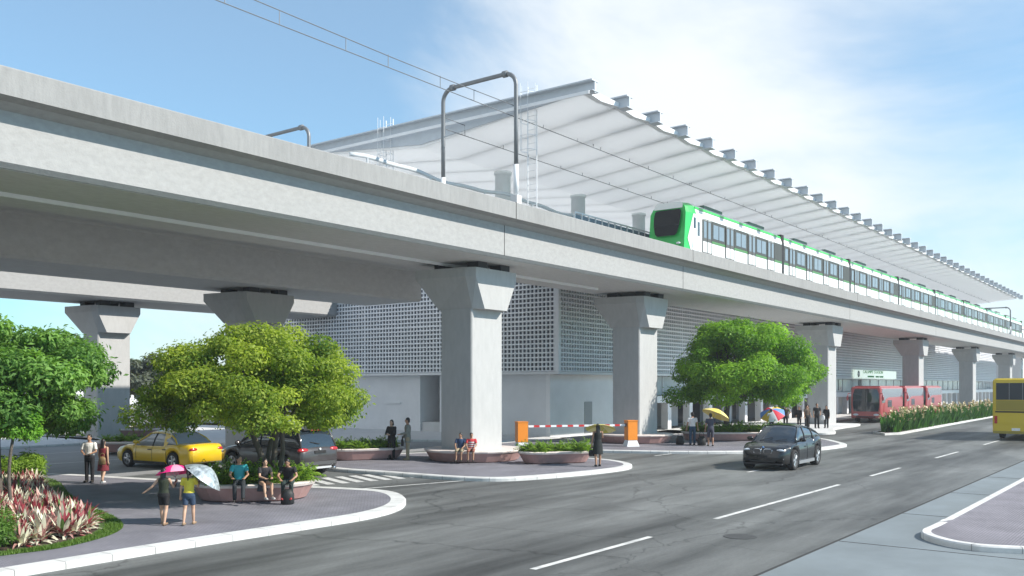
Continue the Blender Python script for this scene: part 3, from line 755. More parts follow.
# black sporty crossover
t=thing('car','glossy black sloping-roofed crossover driving toward the camera','car',(36.35,13.55,0),R(180+2))
sp=dict(L=4.85,W=1.98,r=.40,H=1.69,gc=.24,ramp=.16,axles=(1.47,-1.47),ww=.29,
  deck=[(-2.43,.95),(-2.38,1.12),(-2.15,1.20),(-1.2,1.14),(0,1.08),(.9,1.05),(1.1,1.06),(1.7,1.0),(2.15,.90),(2.34,.78),(2.43,.60)],
  wid=[(-2.43,.74),(-2.3,.88),(-1.9,.96),(-1.4,.99),(-.6,.965),(.6,.965),(1.4,.985),(1.9,.94),(2.2,.86),(2.35,.77),(2.43,.62)],
  cab=(1.12,.28,-1.0,-2.2),roof=[(-2.2,1.18),(-1.7,1.40),(-1.0,1.60),(-.3,1.685),(.28,1.65),(.7,1.38),(1.12,1.02)],wb=.90,wr=.66,
  pillars=[-.12,-1.1],seams=[.98,-.1,-1.05],handles=[.1,-.95],glass=mat('car_glass',(.022,.035,.05),.06,coat=.6,spec=.8),sillmat=mat('sill_grey',(.22,.23,.24),.4))
bd=car(t,sp,PBLK,mat('bright_alloy',(.40,.41,.42),.35,metal=.7))
for s_ in (-1,1):
    b=MB(); b.sh(); b.tube([(2.40,s_*.06,.66),(2.42,s_*.06,.80),(2.40,s_*.11,.84),(2.38,s_*.30,.84),(2.36,s_*.36,.79),(2.385,s_*.34,.68),(2.40,s_*.28,.64),(2.41,s_*.10,.63),(2.40,s_*.06,.66)],.016,6); b.build('grille_frame',CHROME,bd)
    b=MB(); b.bbox((2.36,s_*.21,.735),(.06,.30,.19)); b.build('grille',mat('grille%d'%(s_+1),(.10,.10,.11),.35,metal=.6),bd)
    b=MB(); b.sh(); b.ell((2.235,s_*.64,.79),(.12,.17,.058),10,14,Matrix.Rotation(s_*-.45,4,'Z')); hl=b.build('headlight',mat('car_lamp',(.45,.50,.56),.15,coat=1) if 'car_lamp' not in bpy.data.materials else bpy.data.materials['car_lamp'],t)
    for q in (.56,.70):
        b=MB(); b.sh(); b.ell((2.33-(q-.5)*.35,s_*q,.785),(.03,.05,.05)); b.build('projector',CHROME,hl)
    b=MB(); b.sh(); b.ell((2.29,s_*.70,.47),(.05,.10,.055)); b.build('fog_lamp',LAMPW,t)
    b=MB(); b.sh(); b.ell((-2.30,s_*.66,.98),(.12,.2,.07)); b.build('tail_light',LAMPR,t)
b=MB(); b.bbox((2.385,0,.42),(.05,1.0,.16)); b.build('air_intake',DARK,bd)
b=MB(); b.bbox((2.30,0,.27),(.16,1.5,.05)); b.build('lower_lip',mat('lip_grey',(.03,.03,.033),.6),bd)
b=MB(); b.bbox((2.425,0,.545),(.025,.42,.11)); b.build('number_plate',BLACK,bd)
b=MB(); b.sh(); b.ell((2.325,0,.90),(.03,.045,.035)); b.build('emblem',mat('roundel',(.15,.3,.6),.3),bd)
b=MB(); b.tube([(1.16,-.55,1.09),(.95,-.1,1.21)],.012,5); b.tube([(1.2,.1,1.09),(1.0,.5,1.17)],.012,5); b.build('wiper',BLACK,t)

# grey SUV seen from behind
t=thing('car','grey sport utility car seen from behind beyond the spreading tree','car',(22.1,27.65,0),R(91))
sp=dict(L=4.75,W=1.92,r=.39,H=1.78,gc=.26,ramp=.14,axles=(1.42,-1.40),ww=.26,
  deck=[(-2.37,.88),(-2.33,1.02),(-2.2,1.10),(-1.2,1.10),(0,1.08),(.9,1.06),(1.2,1.06),(1.8,.98),(2.2,.86),(2.37,.62)],
  wid=[(-2.37,.80),(-2.28,.90),(-1.9,.95),(-1.4,.96),(.6,.945),(1.4,.955),(1.9,.90),(2.25,.80),(2.37,.62)],
  cab=(1.2,.35,-2.0,-2.30),roof=[(-2.30,1.06),(-2.15,1.46),(-2.0,1.70),(-.8,1.78),(.35,1.75),(.8,1.38),(1.2,1.03)],wb=.93,wr=.70,
  pillars=[-.1,-1.15],seams=[1.0,-.1,-1.1],handles=[.1,-.9])
bd=car(t,sp,PGRY)
for s_ in (-1,1):
    b=MB(); b.sh(); b.ell((-2.26,s_*.70,.98),(.12,.25,.085)); b.build('tail_light',LAMPR,t)
    b=MB(); b.sh(); b.tube([(-2.2,s_*.66,.30),(-2.44,s_*.66,.30)],[.055,.06],10); b.build('exhaust_pipe',CHROME,t)
    b=MB(); b.ell((2.2,s_*.62,.78),(.14,.2,.08)); b.build('headlight',LAMPW,t)
b=MB(); b.bbox((-2.36,0,.50),(.08,1.45,.12)); b.build('bumper_strip',mat('bumper_grey',(.06,.06,.062),.6),t)
b=MB(); b.bbox((-2.37,0,.34),(.06,1.05,.07)); b.build('skid_plate',mat('skid_silver',(.62,.62,.63),.4,metal=.4),t)
b=MB(); b.bbox((-2.385,0,.90),(.03,.52,.10)); b.build('plate_recess',BLACK,bd)
b=MB(); b.sh(); b.ell((-2.375,0,1.0),(.03,.045,.045)); b.build('emblem',WHITE,bd)
b=MB(); b.bbox((-1.98,0,1.70),(.32,1.1,.035)); b.build('roof_spoiler',PGRY,t)
b=MB(); b.bbox((-2.15,0,1.675),(.02,.5,.03)); b.build('brake_light',LAMPR,t)
b=MB(); b.tube([(-2.31,-.05,1.18),(-2.24,.35,1.26)],.014,5); b.build('rear_wiper',BLACK,t)

# yellow taxi
t=thing('taxi','yellow taxi in front of the grey car behind the left planter','taxi',(21.2,33.3,0),R(95))
sp=dict(L=4.75,W=1.80,r=.34,H=1.47,gc=.20,ramp=.12,axles=(1.42,-1.36),ww=.22,
  deck=[(-2.37,.72),(-2.32,.90),(-2.2,.98),(-1.5,1.0),(-.6,.96),(.6,.94),(.95,.94),(1.6,.88),(2.15,.78),(2.32,.66),(2.37,.5)],
  wid=[(-2.37,.72),(-2.25,.82),(-1.8,.88),(-1.2,.90),(.8,.90),(1.5,.885),(2.0,.83),(2.3,.72),(2.37,.62)],
  cab=(.98,.2,-1.0,-1.6),roof=[(-1.6,.98),(-1.35,1.22),(-1.0,1.40),(-.4,1.46),(.2,1.43),(.6,1.18),(.98,.93)],wb=.93,wr=.68,
  pillars=[-.15],seams=[.85,-.15,-1.0],handles=[0,-.9],hmat=BLACK,glass=mat('taxi_glass',(.30,.33,.36),.08,coat=.6),quarter=(-1.0,-.82))
bd=car(t,sp,PYEL)
for s_ in (-1,1):
    b=MB(); b.sh(); b.ell((-2.27,s_*.6,.80),(.1,.2,.09)); b.build('tail_light',LAMPR,t)
    b=MB(); b.sh(); b.ell((2.2,s_*.58,.64),(.12,.18,.08)); b.build('headlight',LAMPW,t)
b=MB(); b.bbox((-.3,0,1.55),(.22,.7,.16)); b.build('taxi_sign',WHITE,t)

# buses
def rbox(b,x0,x1,y0,y1,z0,z1,r=.18,tilt=0.0):
    def ring(x,ins=0):
        P=[]
        for (cy,cz,a0) in ((y1-r,z1-r,0),(y0+r,z1-r,90),(y0+.06,z0+.06,180),(y1-.06,z0+.06,270)):
            rr=r if cz>z0+.1 else .06
            for q in (0,30,60,90):
                a=R(a0+q); P.append((x,cy+(rr-ins)*math.cos(a),cz+(rr-ins)*math.sin(a)))
        return P
    f=.10
    b.loft([ring(x0,f*.9),ring(x0+f),ring(x1-f),ring(x1,f*.9)])
RCO=mat('coach_red',(.44,.075,.08),.32,coat=.6)
def coach(label,x,y,rz):
    t=thing('coach',label,'coach',(x,y,0),rz,'red coaches parked by the station')   # origin = centre of the front, local +x forward
    L=9.6; w=1.25
    b=MB(); rbox(b,-L,0,-w,w,.42,3.15); b.build('body',RCO,t)
    # windscreen: big dark sheet wrapping the front
    b=MB(); pts=[]
    for z,xx,ww in ((1.0,.035,1.10),(1.6,.05,1.16),(2.5,.035,1.15),(2.95,.0,1.05)):
        pts.append([(xx-.16,-ww-.1,z),(xx,-ww+.12,z),(xx+.02,0,z),(xx,ww-.12,z),(xx-.16,ww+.1,z)])
    b.sh(); b.loft(pts,close=False,caps=False); ws=b.build('windscreen',GLASSD,t,fix=False)
    b=MB(); b.box(.045,.075,-.02,.02,1.0,2.95); b.build('screen_divider',BLACK,ws)
    for s_ in (-1,1):
        y0=s_*(w+.006); y1=s_*(w+.022)
        b=MB(); b.add([(-.35,y0,1.75),(-.35,y0,2.98),(-L+.3,y0,2.98),(-L+.3,y0,1.75)]+[(-.35,y1,1.75),(-.35,y1,2.98),(-L+.3,y1,2.98),(-L+.3,y1,1.75)],[(0,1,2,3),(4,5,6,7),(0,1,5,4),(1,2,6,5),(2,3,7,6),(3,0,4,7)])
        b.build('side_windows',mat('coach_glass',(.20,.235,.26),.12,coat=.5) if 'coach_glass' not in bpy.data.materials else bpy.data.materials['coach_glass'],t)
        # sweeping red panel rising behind the front wheel
        y2=s_*(w+.03)
        prof=[(-.9,.9),(-1.2,1.5),(-1.9,2.05),(-3.0,2.2),(-L+.2,2.2),(-L+.2,1.3),(-2.4,1.3),(-1.6,.9)]
        b=MB(); n=len(prof); b.add([(x_,y0,z) for x_,z in prof]+[(x_,y2,z) for x_,z in prof],[tuple(range(n)),tuple(range(2*n-1,n-1,-1))]+[(i,(i+1)%n,(i+1)%n+n,i+n) for i in range(n)]); b.build('sweep_panel',RCO,t)
        b=MB(); b.box(-4.4,-2.6,min(y0,s_*(w+.034)),max(y0,s_*(w+.034)),1.35,1.95); b.build('lower_window',GLASSD,t)
        for xw in (-2.0,-7.0): wheel(t,xw,s_*(w-.13),.48,.27,DKSTEEL)
        b=MB(); b.sh(); b.tube([(-.1,s_*1.2,2.6),(.25,s_*1.42,2.55),(.32,s_*1.45,2.3)],.035,6); b.ell((.32,s_*1.46,2.15),(.06,.1,.22)); b.build('mirror',RCO,t)
        b=MB(); b.sh(); b.ell((-.02,s_*.85,.72),(.07,.25,.1)); b.build('headlight',LAMPW,t)
    b=MB(); b.box(-L+.5,-.6,-w+.2,w-.2,3.13,3.22); b.build('roof_hatch',RCO,t)
    b=MB(); b.box(-.03,.03,-.8,.8,.48,.58); b.build('bumper_grille',BLACK,t)
coach('foremost red coach with its big dark windscreen in full view',82.0,23.2,R(183.5))
coach('middle red coach parked nose to tail behind the first',92.6,23.75,R(183.5))
coach('rearmost red coach of the parked line',103.6,24.3,R(183.5))

YB=mat('bus_yellow',(.60,.44,.02),.4,coat=.4); YBD=mat('bus_olive',(.30,.24,.03),.5)
t=thing('bus','yellow bus seen from behind at the right edge of the road','bus',(61.3,8.72,0),0)   # origin = rear centre, local +x forward
b=MB(); rbox(b,0,10.8,-1.25,1.25,.45,3.7,.22); b.build('body',YB,t)
b=MB(); b.box(-.022,.03,-1.05,1.05,2.42,3.42); rw=b.build('rear_window',GLASSB,t)
for yy in (-.35,.35):
    b=MB(); b.box(-.034,-.023,yy-.02,yy+.02,2.42,3.42); b.build('window_bar',DKSTEEL,rw)
b=MB(); b.box(-.02,.03,-1.05,1.05,1.78,2.38); b.build('olive_panel',YBD,t)
b=MB(); b.box(-.03,.03,-1.1,1.1,1.66,1.74); b.build('dark_strip',BLACK,t)
b=MB(); b.box(-.02,.02,-1.0,1.0,.95,1.62); b.build('engine_cover',YB,t)
b=MB(); b.box(-.03,.03,-.22,.22,.58,.74); b.build('number_plate',WHITE,t)
b=MB(); b.box(-.06,.06,-1.2,1.2,.40,.55); b.build('bumper',YBD,t)
for s_ in (-1,1):
    b=MB(); b.box(-.035,.03,s_*1.06-.08,s_*1.06+.08,1.0,1.45); b.build('tail_light',LAMPR,t)
    y0=s_*1.256; b=MB(); b.box(.5,10.2,min(y0,y0+s_*.015),max(y0,y0+s_*.015),2.2,3.35); b.build('side_windows',GLASSB,t)
    for xw in (2.6,8.6): wheel(t,xw,s_*1.1,.48,.28,DKSTEEL)

# ------------------------------------------------------------------ barrier
def bar_post(label,x,y,rz,arm):
    t=thing('barrier_gate',label,'barrier',(x,y,.125),rz,'barrier gates at the car entrance')
    b=MB(); b.loft([[(-.35,-.32,0),(.35,-.32,0),(.35,.32,0),(-.35,.32,0)],[(-.24,-.24,.32),(.24,-.24,.32),(.24,.24,.32),(-.24,.24,.32)]]); b.build('plinth',WHITE,t)
    b=MB(); b.box(-.26,.26,-.26,.26,.33,1.30); b.box(-.28,.28,-.28,.28,1.302,1.35); b.build('cabinet',ORANGE,t)
    b=MB(); b.cone((.2,.0,1.1),(.34,0,1.1),.09,.09); b.build('hub',DKSTEEL,t)
    b=MB(); n=max(4,int(arm/.28)); st=arm/n
    for i in range(n): b.m(i%2).box(.34+i*st,.34+(i+1)*st,-.035,.035,1.05,1.15)
    b.build('boom',[WHITE,RED],t)
    return t
ang=math.atan2(23.6-27.15,41.65-36.9)
bar_post('orange barrier cabinet with the longer striped boom beside the near planter',36.9,27.15,ang,3.3)
bar_post('orange barrier cabinet on a white plinth in front of the second pier',41.65,23.6,ang+math.pi,2.0)

# ------------------------------------------------------------------ planters and round benches
def stadium(L,W,n=10):
    r=W/2; h=max(0,L/2-r); return [(h+r*math.cos(a),r*math.sin(a)) for a in [R(-90+180*i/n) for i in range(n+1)]]+[(-h+r*math.cos(a),r*math.sin(a)) for a in [R(90+180*i/n) for i in range(n+1)]]
def planter(label,x,y,L,W,rz,h=.50,soil=True,bench=False):
    t=thing('round_bench' if bench else 'planter',label,'bench' if bench else 'planter',(x,y,.124),rz,'round benches round the piers' if bench else 'low pink planters')
    P=stadium(L,W); 
    def rg(f,z): return [(px*(1-f/(L/2)),py*(1-f/(W/2)),z) for px,py in P]
    b=MB(); b.sh(False); b.loft([rg(.34,0),rg(.26,.04),rg(.06,h-.10)]); b.build('bowl',PINKC,t)
    if bench:
        b=MB(); b.loft([rg(.03,h-.098),rg(0,h-.05),rg(.0,h-.02),rg(.04,h)]); b.build('seat_top',RIM,t)
    else:
        b=MB(); n=len(P); R4=[rg(.03,h-.098),rg(0,h-.03),rg(.05,h),rg(.24,h),rg(.27,h-.06)]
        b.loft(R4,True,False); b.build('rim',RIM,t)
        b=MB(); b.sheet([(p[0],p[1]) for p in rg(.25,0)],h-.055); b.build('soil',SOIL,t)
    return t
planter('pink planter with ferns behind the three seated people',16.2,21.25,3.4,2.4,math.atan2(-1.75,1.8))
planter('pink planter of bright ferns in front of the near orange barrier',30.95,21.05,3.2,1.5,math.atan2(-1.8,2.6))
planter('pink planter with a low hedge behind the grey car',27.6,28.6,3.4,1.7,math.atan2(-1.2,2.2))
planter('pink planter round the trunk of the right hand tree',50.0,21.6,6.0,2.6,math.atan2(-4.2,3.2))
planter('pink planter round the foot of the sunlit left pier',32.5,53.6,5.2,5.2,0)
planter('round pink planter in front of the sunlit left pier',24.2,41.5,3.0,3.0,0)
planter('round bench under the near pier with two boys sitting',30.3,24.8,4.3,4.3,0,.48,bench=True)
planter('round bench at the foot of the second pier behind the barrier',45.0,25.3,4.4,4.4,0,.48,bench=True)

# ------------------------------------------------------------------ plants
def leaf_arc(b,a,ln,w,lift,droop,n=4,base=(0,0,0),fold=.25,twist=0):
    """one strap leaf: arcs out in direction a, quads with a folded midrib; returns nothing"""
    dx,dy=math.cos(a),math.sin(a); px,py=-dy,dx
    rows=[]
    for i in range(n+1):
        t=i/n; r=ln*math.cos(lift)*t; z=ln*math.sin(lift)*t-droop*ln*t*t
        ww=w*(math.sin(math.pi*min(.97,t*.82+.16)))*.5
        if i==n: ww=.002
        c=(base[0]+dx*r,base[1]+dy*r,base[2]+z)
        rows.append([(c[0]+px*ww,c[1]+py*ww,c[2]+ww*fold),c,(c[0]-px*ww,c[1]-py*ww,c[2]+ww*fold)])
    b.loft(rows,False,False)
CREAM=mat('cream_leaf',(.62,.60,.45),.5); CRED=mat('red_leaf',(.23,.03,.04),.5); CPINK=mat('pink_leaf',(.42,.22,.19),.5); CGRN=mat('green_leaf',(.10,.19,.04),.5)
F1=leaf_mat('fern_leaf',(.09,.19,.02),(.27,.40,.055),.4); F2=leaf_mat('shrub_leaf',(.05,.12,.02),(.15,.26,.05))
def tint(o,rng_):
    me=o.data; a=me.attributes.new('tint','FLOAT','FACE'); a.data.foreach_set('value',[rng_() for _ in me.polygons])
def rosette(name,n,ln,w,mats,weights,seed,parent):
    rd=random.Random(seed); b=MB(); b.sh(False)
    for i in range(n):
        b.m(rd.choices(range(len(mats)),weights)[0]); q=i/n
        leaf_arc(b,i*2.4+rd.uniform(-.3,.3),ln*rd.uniform(.75,1.15),w*rd.uniform(.8,1.2),R(82-62*q+rd.uniform(-8,8)),.15+.35*q,4,(rd.uniform(-.05,.05),rd.uniform(-.05,.05),0))
    return b.build(name,mats,parent,fix=False)
protos=[]
LAB_BED='red and cream striped leafy plant massed in the left flower bed'
for k in range(5):
    t=thing('striped_plant',LAB_BED,'plant',(0,0,0),0,'striped plants massed in the left bed')
    if k%2: rosette('foliage',46,.56,.075,[CREAM,CPINK,CRED,CGRN],[4.5,3,2.4,1.2],k,t)
    else: rosette('foliage',46,.54,.075,[CRED,CPINK,CREAM,CGRN],[5,3,2.6,1],k,t)
    protos.append(t)
bedp=[(2,17.75),(5.5,17.75),(7.9,17.78),(8.94,17.72),(10.2,18.3),(11.1,19.2),(11.7,20.5),(12.1,21.8),(12.6,23.6),(13.6,26.4),(15.0,29.8),(15.4,31.8),(14.9,33.4),(12,34),(8,33.6),(2,33)]
bp=smooth_poly(bedp,4)
def inside(poly,x,y):
    c=False; n=len(poly)
    for i in range(n):
        x0,y0=poly[i]; x1,y1=poly[i-1]
        if (y0>y)!=(y1>y) and x<(x1-x0)*(y-y0)/(y1-y0)+x0: c=not c
    return c
b=MB(); b.sheet(bp,.13); struct(b.build('grass_verge',mat('grass_base',(.06,.11,.02),.9,var=.3,scale=12,world=True)))
soilp=inset(bp,.5); b=MB(); b.sheet(soilp,.135); struct(b.build('bed_soil',SOIL))
gm=leaf_mat('grass_blade',(.05,.12,.015),(.16,.26,.04),.3)
rd=random.Random(3); b=MB()
for _ in range(16000):
    i=rd.randrange(len(bp)); q=rd.random(); p=Vector(bp[i]).lerp(Vector(bp[(i+1)%len(bp)]),q); z=Vector(soilp[i]).lerp(Vector(soilp[(i+1)%len(bp)]),q)
    c=p.lerp(z,rd.uniform(0,.75))
    if c.y>26 and rd.random()<.6: continue
    a=rd.uniform(0,6.28); h=rd.uniform(.03,.075); w=.008
    b.add([(c.x-w*math.cos(a),c.y-w*math.sin(a),.13),(c.x+w*math.cos(a),c.y+w*math.sin(a),.13),(c.x+h*.5*math.sin(a),c.y-h*.5*math.cos(a),.13+h)],[(0,1,2)])
o=b.build('grass',gm,fix=False); tint(o,rd.random); o['kind']='stuff'
plantin=inset(bp,.72); pts=[]; rd=random.Random(5)
tries=0
while tries<30000 and len(pts)<280:
    tries+=1; x=rd.uniform(4.5,15.4); y=rd.uniform(17.9,33.5)
    if not inside(plantin,x,y): continue
    if x<8.6 and y<19.4 : continue           # the green shrub stands here
    if (x-14.4)**2+(y-31.2)**2<1.2: continue
    if (x-10.75)**2+(y-23.7)**2<.05 or (x-11.3)**2+(y-25.7)**2<.1: continue
    # keep only what the camera side can see
    D=.8*x+.6*y; px=512+915*(.6*x-.8*y)/D
    if px<-70: continue
    if all((x-a)**2+(y-c)**2>(.35)**2 for a,c in pts): pts.append((x,y))
first=list(protos)
for i,(x,y) in enumerate(pts):
    s_=rd.uniform(.85,1.2); 
    if i<5: o=protos[i]; o.location=(x,y,.135); o.scale=(s_,)*3
    else: copy_tree(protos[rd.randrange(5)],(x,y,.135),rd.uniform(0,6.28),scale=s_)

def leaf_cloud(name, clumps, n, size, m, parent, seed, flat=.7, aspect=.5, droop=.25, shell=.62):
    """many small leaf faces spread through the volume of leaf clumps"""
    rs=np.random.RandomState(seed)
    cl=np.array([(c[0],c[1],c[2],c[3]) for c in clumps],float); wts=cl[:,3]**2; wts/=wts.sum()
    idx=rs.choice(len(cl),n,p=wts); c=cl[idx]
    d=rs.normal(size=(n,3)); d/=np.linalg.norm(d,axis=1)[:,None]
    rr=c[:,3]*(shell+(1.08-shell)*rs.rand(n)**.7); rr*=np.where(rs.rand(n)<.15,rs.rand(n),1); rr*=np.where(rs.rand(n)<.22,1+.45*rs.rand(n),1)
    pos=c[:,:3]+d*rr[:,None]*np.array([1,1,flat])
    nrm=d*.55+np.array([0,0,.55])+rs.normal(size=(n,3))*.38; nrm/=np.linalg.norm(nrm,axis=1)[:,None]
    ax=d+rs.normal(size=(n,3))*.8; ax[:,2]-=droop; ax-=nrm*(ax*nrm).sum(1)[:,None]; ax/=np.linalg.norm(ax,axis=1)[:,None]
    sd=np.cross(nrm,ax); ln=size*(.65+.7*rs.rand(n)); w=ln*aspect*.5
    a=pos-ax*ln[:,None]*.5; e=pos+ax*ln[:,None]*.5-nrm*(ln*.12)[:,None]
    l=pos+sd*w[:,None]+nrm*(w*.25)[:,None]; r=pos-sd*w[:,None]+nrm*(w*.25)[:,None]
    V=np.stack([a,l,e,r],1).reshape(-1,3)
    me=bpy.data.meshes.new(name); me.vertices.add(4*n); me.vertices.foreach_set('co',V.ravel())
    F=np.arange(4*n).reshape(n,4); me.loops.add(4*n); me.polygons.add(n)
    me.loops.foreach_set('vertex_index',F.ravel()); me.polygons.foreach_set('loop_start',np.arange(0,4*n,4)); me.polygons.foreach_set('loop_total',np.full(n,4))
    me.update(calc_edges=True); me.validate()
    ct=rs.rand(len(cl)); tv=np.clip(.55*ct[idx]+.55*rs.rand(n)-.05,0,1)
    at=me.attributes.new('tint','FLOAT','FACE'); at.data.foreach_set('value',tv.astype(np.float32))
    me.materials.append(m); o=bpy.data.objects.new(name,me); C.objects.link(o); o.parent=parent
    return o
def limb(b,p0,p1,r0,r1,rd,bend=.12,n=5):
    p0=Vector(p0); p1=Vector(p1); L=(p1-p0).length; pts=[]
    off=Vector((rd.uniform(-1,1),rd.uniform(-1,1),rd.uniform(-.3,.6)))*L*bend
    for i in range(n+1):
        t=i/n; pts.append(p0.lerp(p1,t)+off*math.sin(math.pi*t))
    b.tube(pts,[r0+(r1-r0)*i/n for i in range(n+1)],8)
def tree(label,loc,clumps,n,size,lm,trunks,seed,group=None,name='tree',flat=.7,aspect=.5,limbs=14):
    t=thing(name,label,'tree',loc,0,group); rd=random.Random(seed)
    b=MB(); b.sh()
    tips=[]
    for (p0,p1,r0,r1) in trunks:
        limb(b,p0,p1,r0,r1,rd,.07); tips.append((Vector(p1),r1)); b.cone((p0[0],p0[1],p0[2]-.02),(p0[0],p0[1],p0[2]+.25),r0*1.45,r0,10)
    for c in rd.sample(clumps,min(limbs,len(clumps))):
        tp=min(tips,key=lambda q:(q[0]-Vector(c[:3])).length); limb(b,tp[0],c[:3],tp[1]*.7,.02,rd,.1)
    b.build('trunk',BARK,t)
    leaf_cloud('crown',clumps,n,size,lm,t,seed,flat,aspect)
    return t
def dome(cx,cy,zc,rx,ry,rz,n,r0,r1,seed,low=-.45,inner=.25):
    rd=random.Random(seed); out=[]
    for i in range(n):
        u=rd.uniform(low,1); a=i*2.399+rd.uniform(-.3,.3); s_=math.sqrt(max(0,1-u*u)); f=rd.uniform(.78,1.0) if rd.random()>inner else rd.uniform(.35,.75)
        out.append((cx+rx*s_*math.cos(a)*f,cy+ry*s_*math.sin(a)*f,zc+rz*u*f,rd.uniform(r0,r1)))
    return out
L_M=leaf_mat('spreading_tree_leaf',(.05,.135,.02),(.43,.50,.07),.45)
L_L=leaf_mat('left_tree_leaf',(.05,.145,.03),(.28,.48,.12),.45)
L_R=leaf_mat('right_tree_leaf',(.06,.17,.02),(.33,.55,.06),.45)
L_S=leaf_mat('young_tree_leaf',(.12,.30,.03),(.32,.58,.10),.5)
cl=dome(-.25,.4,2.3,3.2,2.9,1.95,120,.30,.66,1,low=-.36)
tree('broad spreading yellow-green tree growing from the planter with seated people',(16.75,21.2,.55),cl,88000,.105,L_M,
     [((0,0,0),(-.5,.4,1.7),.10,.07),((.12,.1,0),(.1,-.2,1.9),.09,.06),((-.15,.1,0),(.7,.5,1.8),.09,.06),((.05,-.12,0),(-.2,-.7,1.6),.08,.05)],11,limbs=24,flat=.62)
cl=dome(0,0,3.25,2.55,2.5,1.7,74,.30,.64,2,low=-.75)
tree('leafy green tree with large leaves at the left edge',(11.3,25.7,.13),cl,48000,.155,L_L,[((0,0,0),(0,.1,2.4),.15,.10)],12,limbs=16,flat=.75,aspect=.40)
cl=dome(0,0,2.15,.52,.52,.36,18,.18,.30,3,low=-.6)
tree('small bright green sapling beside the striped flower bed',(10.75,23.7,.13),cl,6500,.10,L_S,[((0,0,0),(.03,0,1.85),.05,.035)],13,limbs=10,flat=.75,aspect=.42)
cl=dome(.7,-.6,3.75,3.9,3.5,2.5,125,.45,1.0,4,low=-.72)+[(4.6,-3.0,3.3,.9),(5.2,-3.4,3.6,.7),(4.1,-2.6,2.6,.8),(-2.4,2.0,2.1,.8)]
tree('wide round vivid green tree in front of the second and third piers',(49.9,21.9,.55),cl,95000,.165,L_R,[((0,0,0),(.1,-.1,2.2),.2,.15)],14,limbs=26,flat=.65)

def fern_proto(seed,m,n=34,ln=.62,w=.07,name='fern'):
    rd=random.Random(seed); b=MB()
    for i in range(n):
        q=rd.random(); a=rd.uniform(0,6.28); L_=ln*rd.uniform(.6,1.15); lift=R(rd.uniform(35,85)); dr=rd.uniform(.25,.6)
        dx,dy=math.cos(a),math.sin(a)
        # frond: rib with small leaflets on both sides
        for k in range(9):
            t=(k+1)/9; r=L_*math.cos(lift)*t; z=L_*math.sin(lift)*t-dr*L_*t*t; wl=w*1.9*math.sin(math.pi*min(.98,t*.85+.1))
            for s_ in (-1,1):
                px,py=-dy*s_,dx*s_; c=(dx*r,dy*r,z); t2=.035
                b.add([c,(c[0]+dx*t2+px*wl*.5,c[1]+dy*t2+py*wl*.5,c[2]+.012),(c[0]+px*wl+dx*.05,c[1]+py*wl+dy*.05,c[2]-.03),(c[0]-dx*.005+px*wl*.5,c[1]-dy*.005+py*wl*.5,c[2]+.008)],[(0,1,2,3)])
    me=b.build('fronds',m,None,fix=False); rr=random.Random(seed+1); tint(me,rr.random); return me
def fern_set(label,group,spots,scale=(.85,1.2),protos=None,cat='fern',nm='fern'):
    ps=[]
    for k,me in enumerate(protos):
        ps.append(me)
    out=[]
    for i,(x,y,z) in enumerate(spots):
        t=thing(nm,label,cat,(x,y,z),rdp.uniform(0,6.28),group); s_=rdp.uniform(*scale); t.scale=(s_,)*3
        o=ps[i%len(ps)].copy(); C.objects.link(o); o.parent=t
        out.append(t)
    return out
rdp=random.Random(21)
fp=[fern_proto(31,F1),fern_proto(32,F1),fern_proto(33,F1)]
def stad_spots(x,y,L,W,rz,n,z,keep=None):
    out=[]; tr=0
    while len(out)<n and tr<3000:
        tr+=1; u=rdp.uniform(-L/2,L/2); v=rdp.uniform(-W/2,W/2)
        if (max(0,abs(u)-(L-W)/2))**2+v*v>(W/2)**2: continue
        px=x+u*math.cos(rz)-v*math.sin(rz); py=y+u*math.sin(rz)+v*math.cos(rz)
        if all((px-a)**2+(py-b_)**2>.13 for a,b_,_ in out): out.append((px,py,z))
    return out
fern_set('bright fern in the planter behind the three seated people','ferns in the planter with the spreading tree',stad_spots(16.2,21.25,2.7,1.7,math.atan2(-1.75,1.8),20,.56),(1.15,1.6),fp)
fern_set('bright fern in the planter in front of the near barrier','ferns in the planter by the barrier',stad_spots(30.95,21.05,2.6,.95,math.atan2(-1.8,2.6),16,.56),(1.0,1.35),fp)
fern_set('low fern in the planter behind the grey car','ferns in the planter behind the grey car',stad_spots(27.6,28.6,2.7,1.0,math.atan2(-1.2,2.2),14,.56),(.95,1.3),fp)
fern_set('low green fern in the planter under the right hand tree','ferns under the right hand tree',stad_spots(50.0,21.6,5.2,1.8,math.atan2(-4.2,3.2),34,.56),(1.1,1.6),fp)
fern_set('fern in the far planter at the foot of the sunlit left pier','ferns in the far left planters',stad_spots(24.2,41.5,2.2,2.2,0,8,.56),(.8,1.0),fp)
for p in fp: bpy.data.objects.remove(p)
def shrub(label,x,y,cl,n,size,m,seed):
    t=thing('shrub',label,'shrub',(x,y,.13)); leaf_cloud('foliage',cl,n,size,m,t,seed,.8,.3,.1); 
    b=MB()
    for c in cl[:8]: b.cone((0,0,0),c[:3],.02,.008,5)
    b.build('stems',BARK,t)
shrub('feathery mid green shrub at the lower left corner of the bed',7.7,18.75,dome(0,0,.3,.75,.75,.38,20,.2,.34,5,low=-.2),9000,.10,F2,41)
shrub('bright green shrub at the back corner of the striped bed',14.3,31.3,dome(0,0,.35,1.2,1.0,.4,20,.25,.4,6,low=-.1),6000,.14,F1,42)

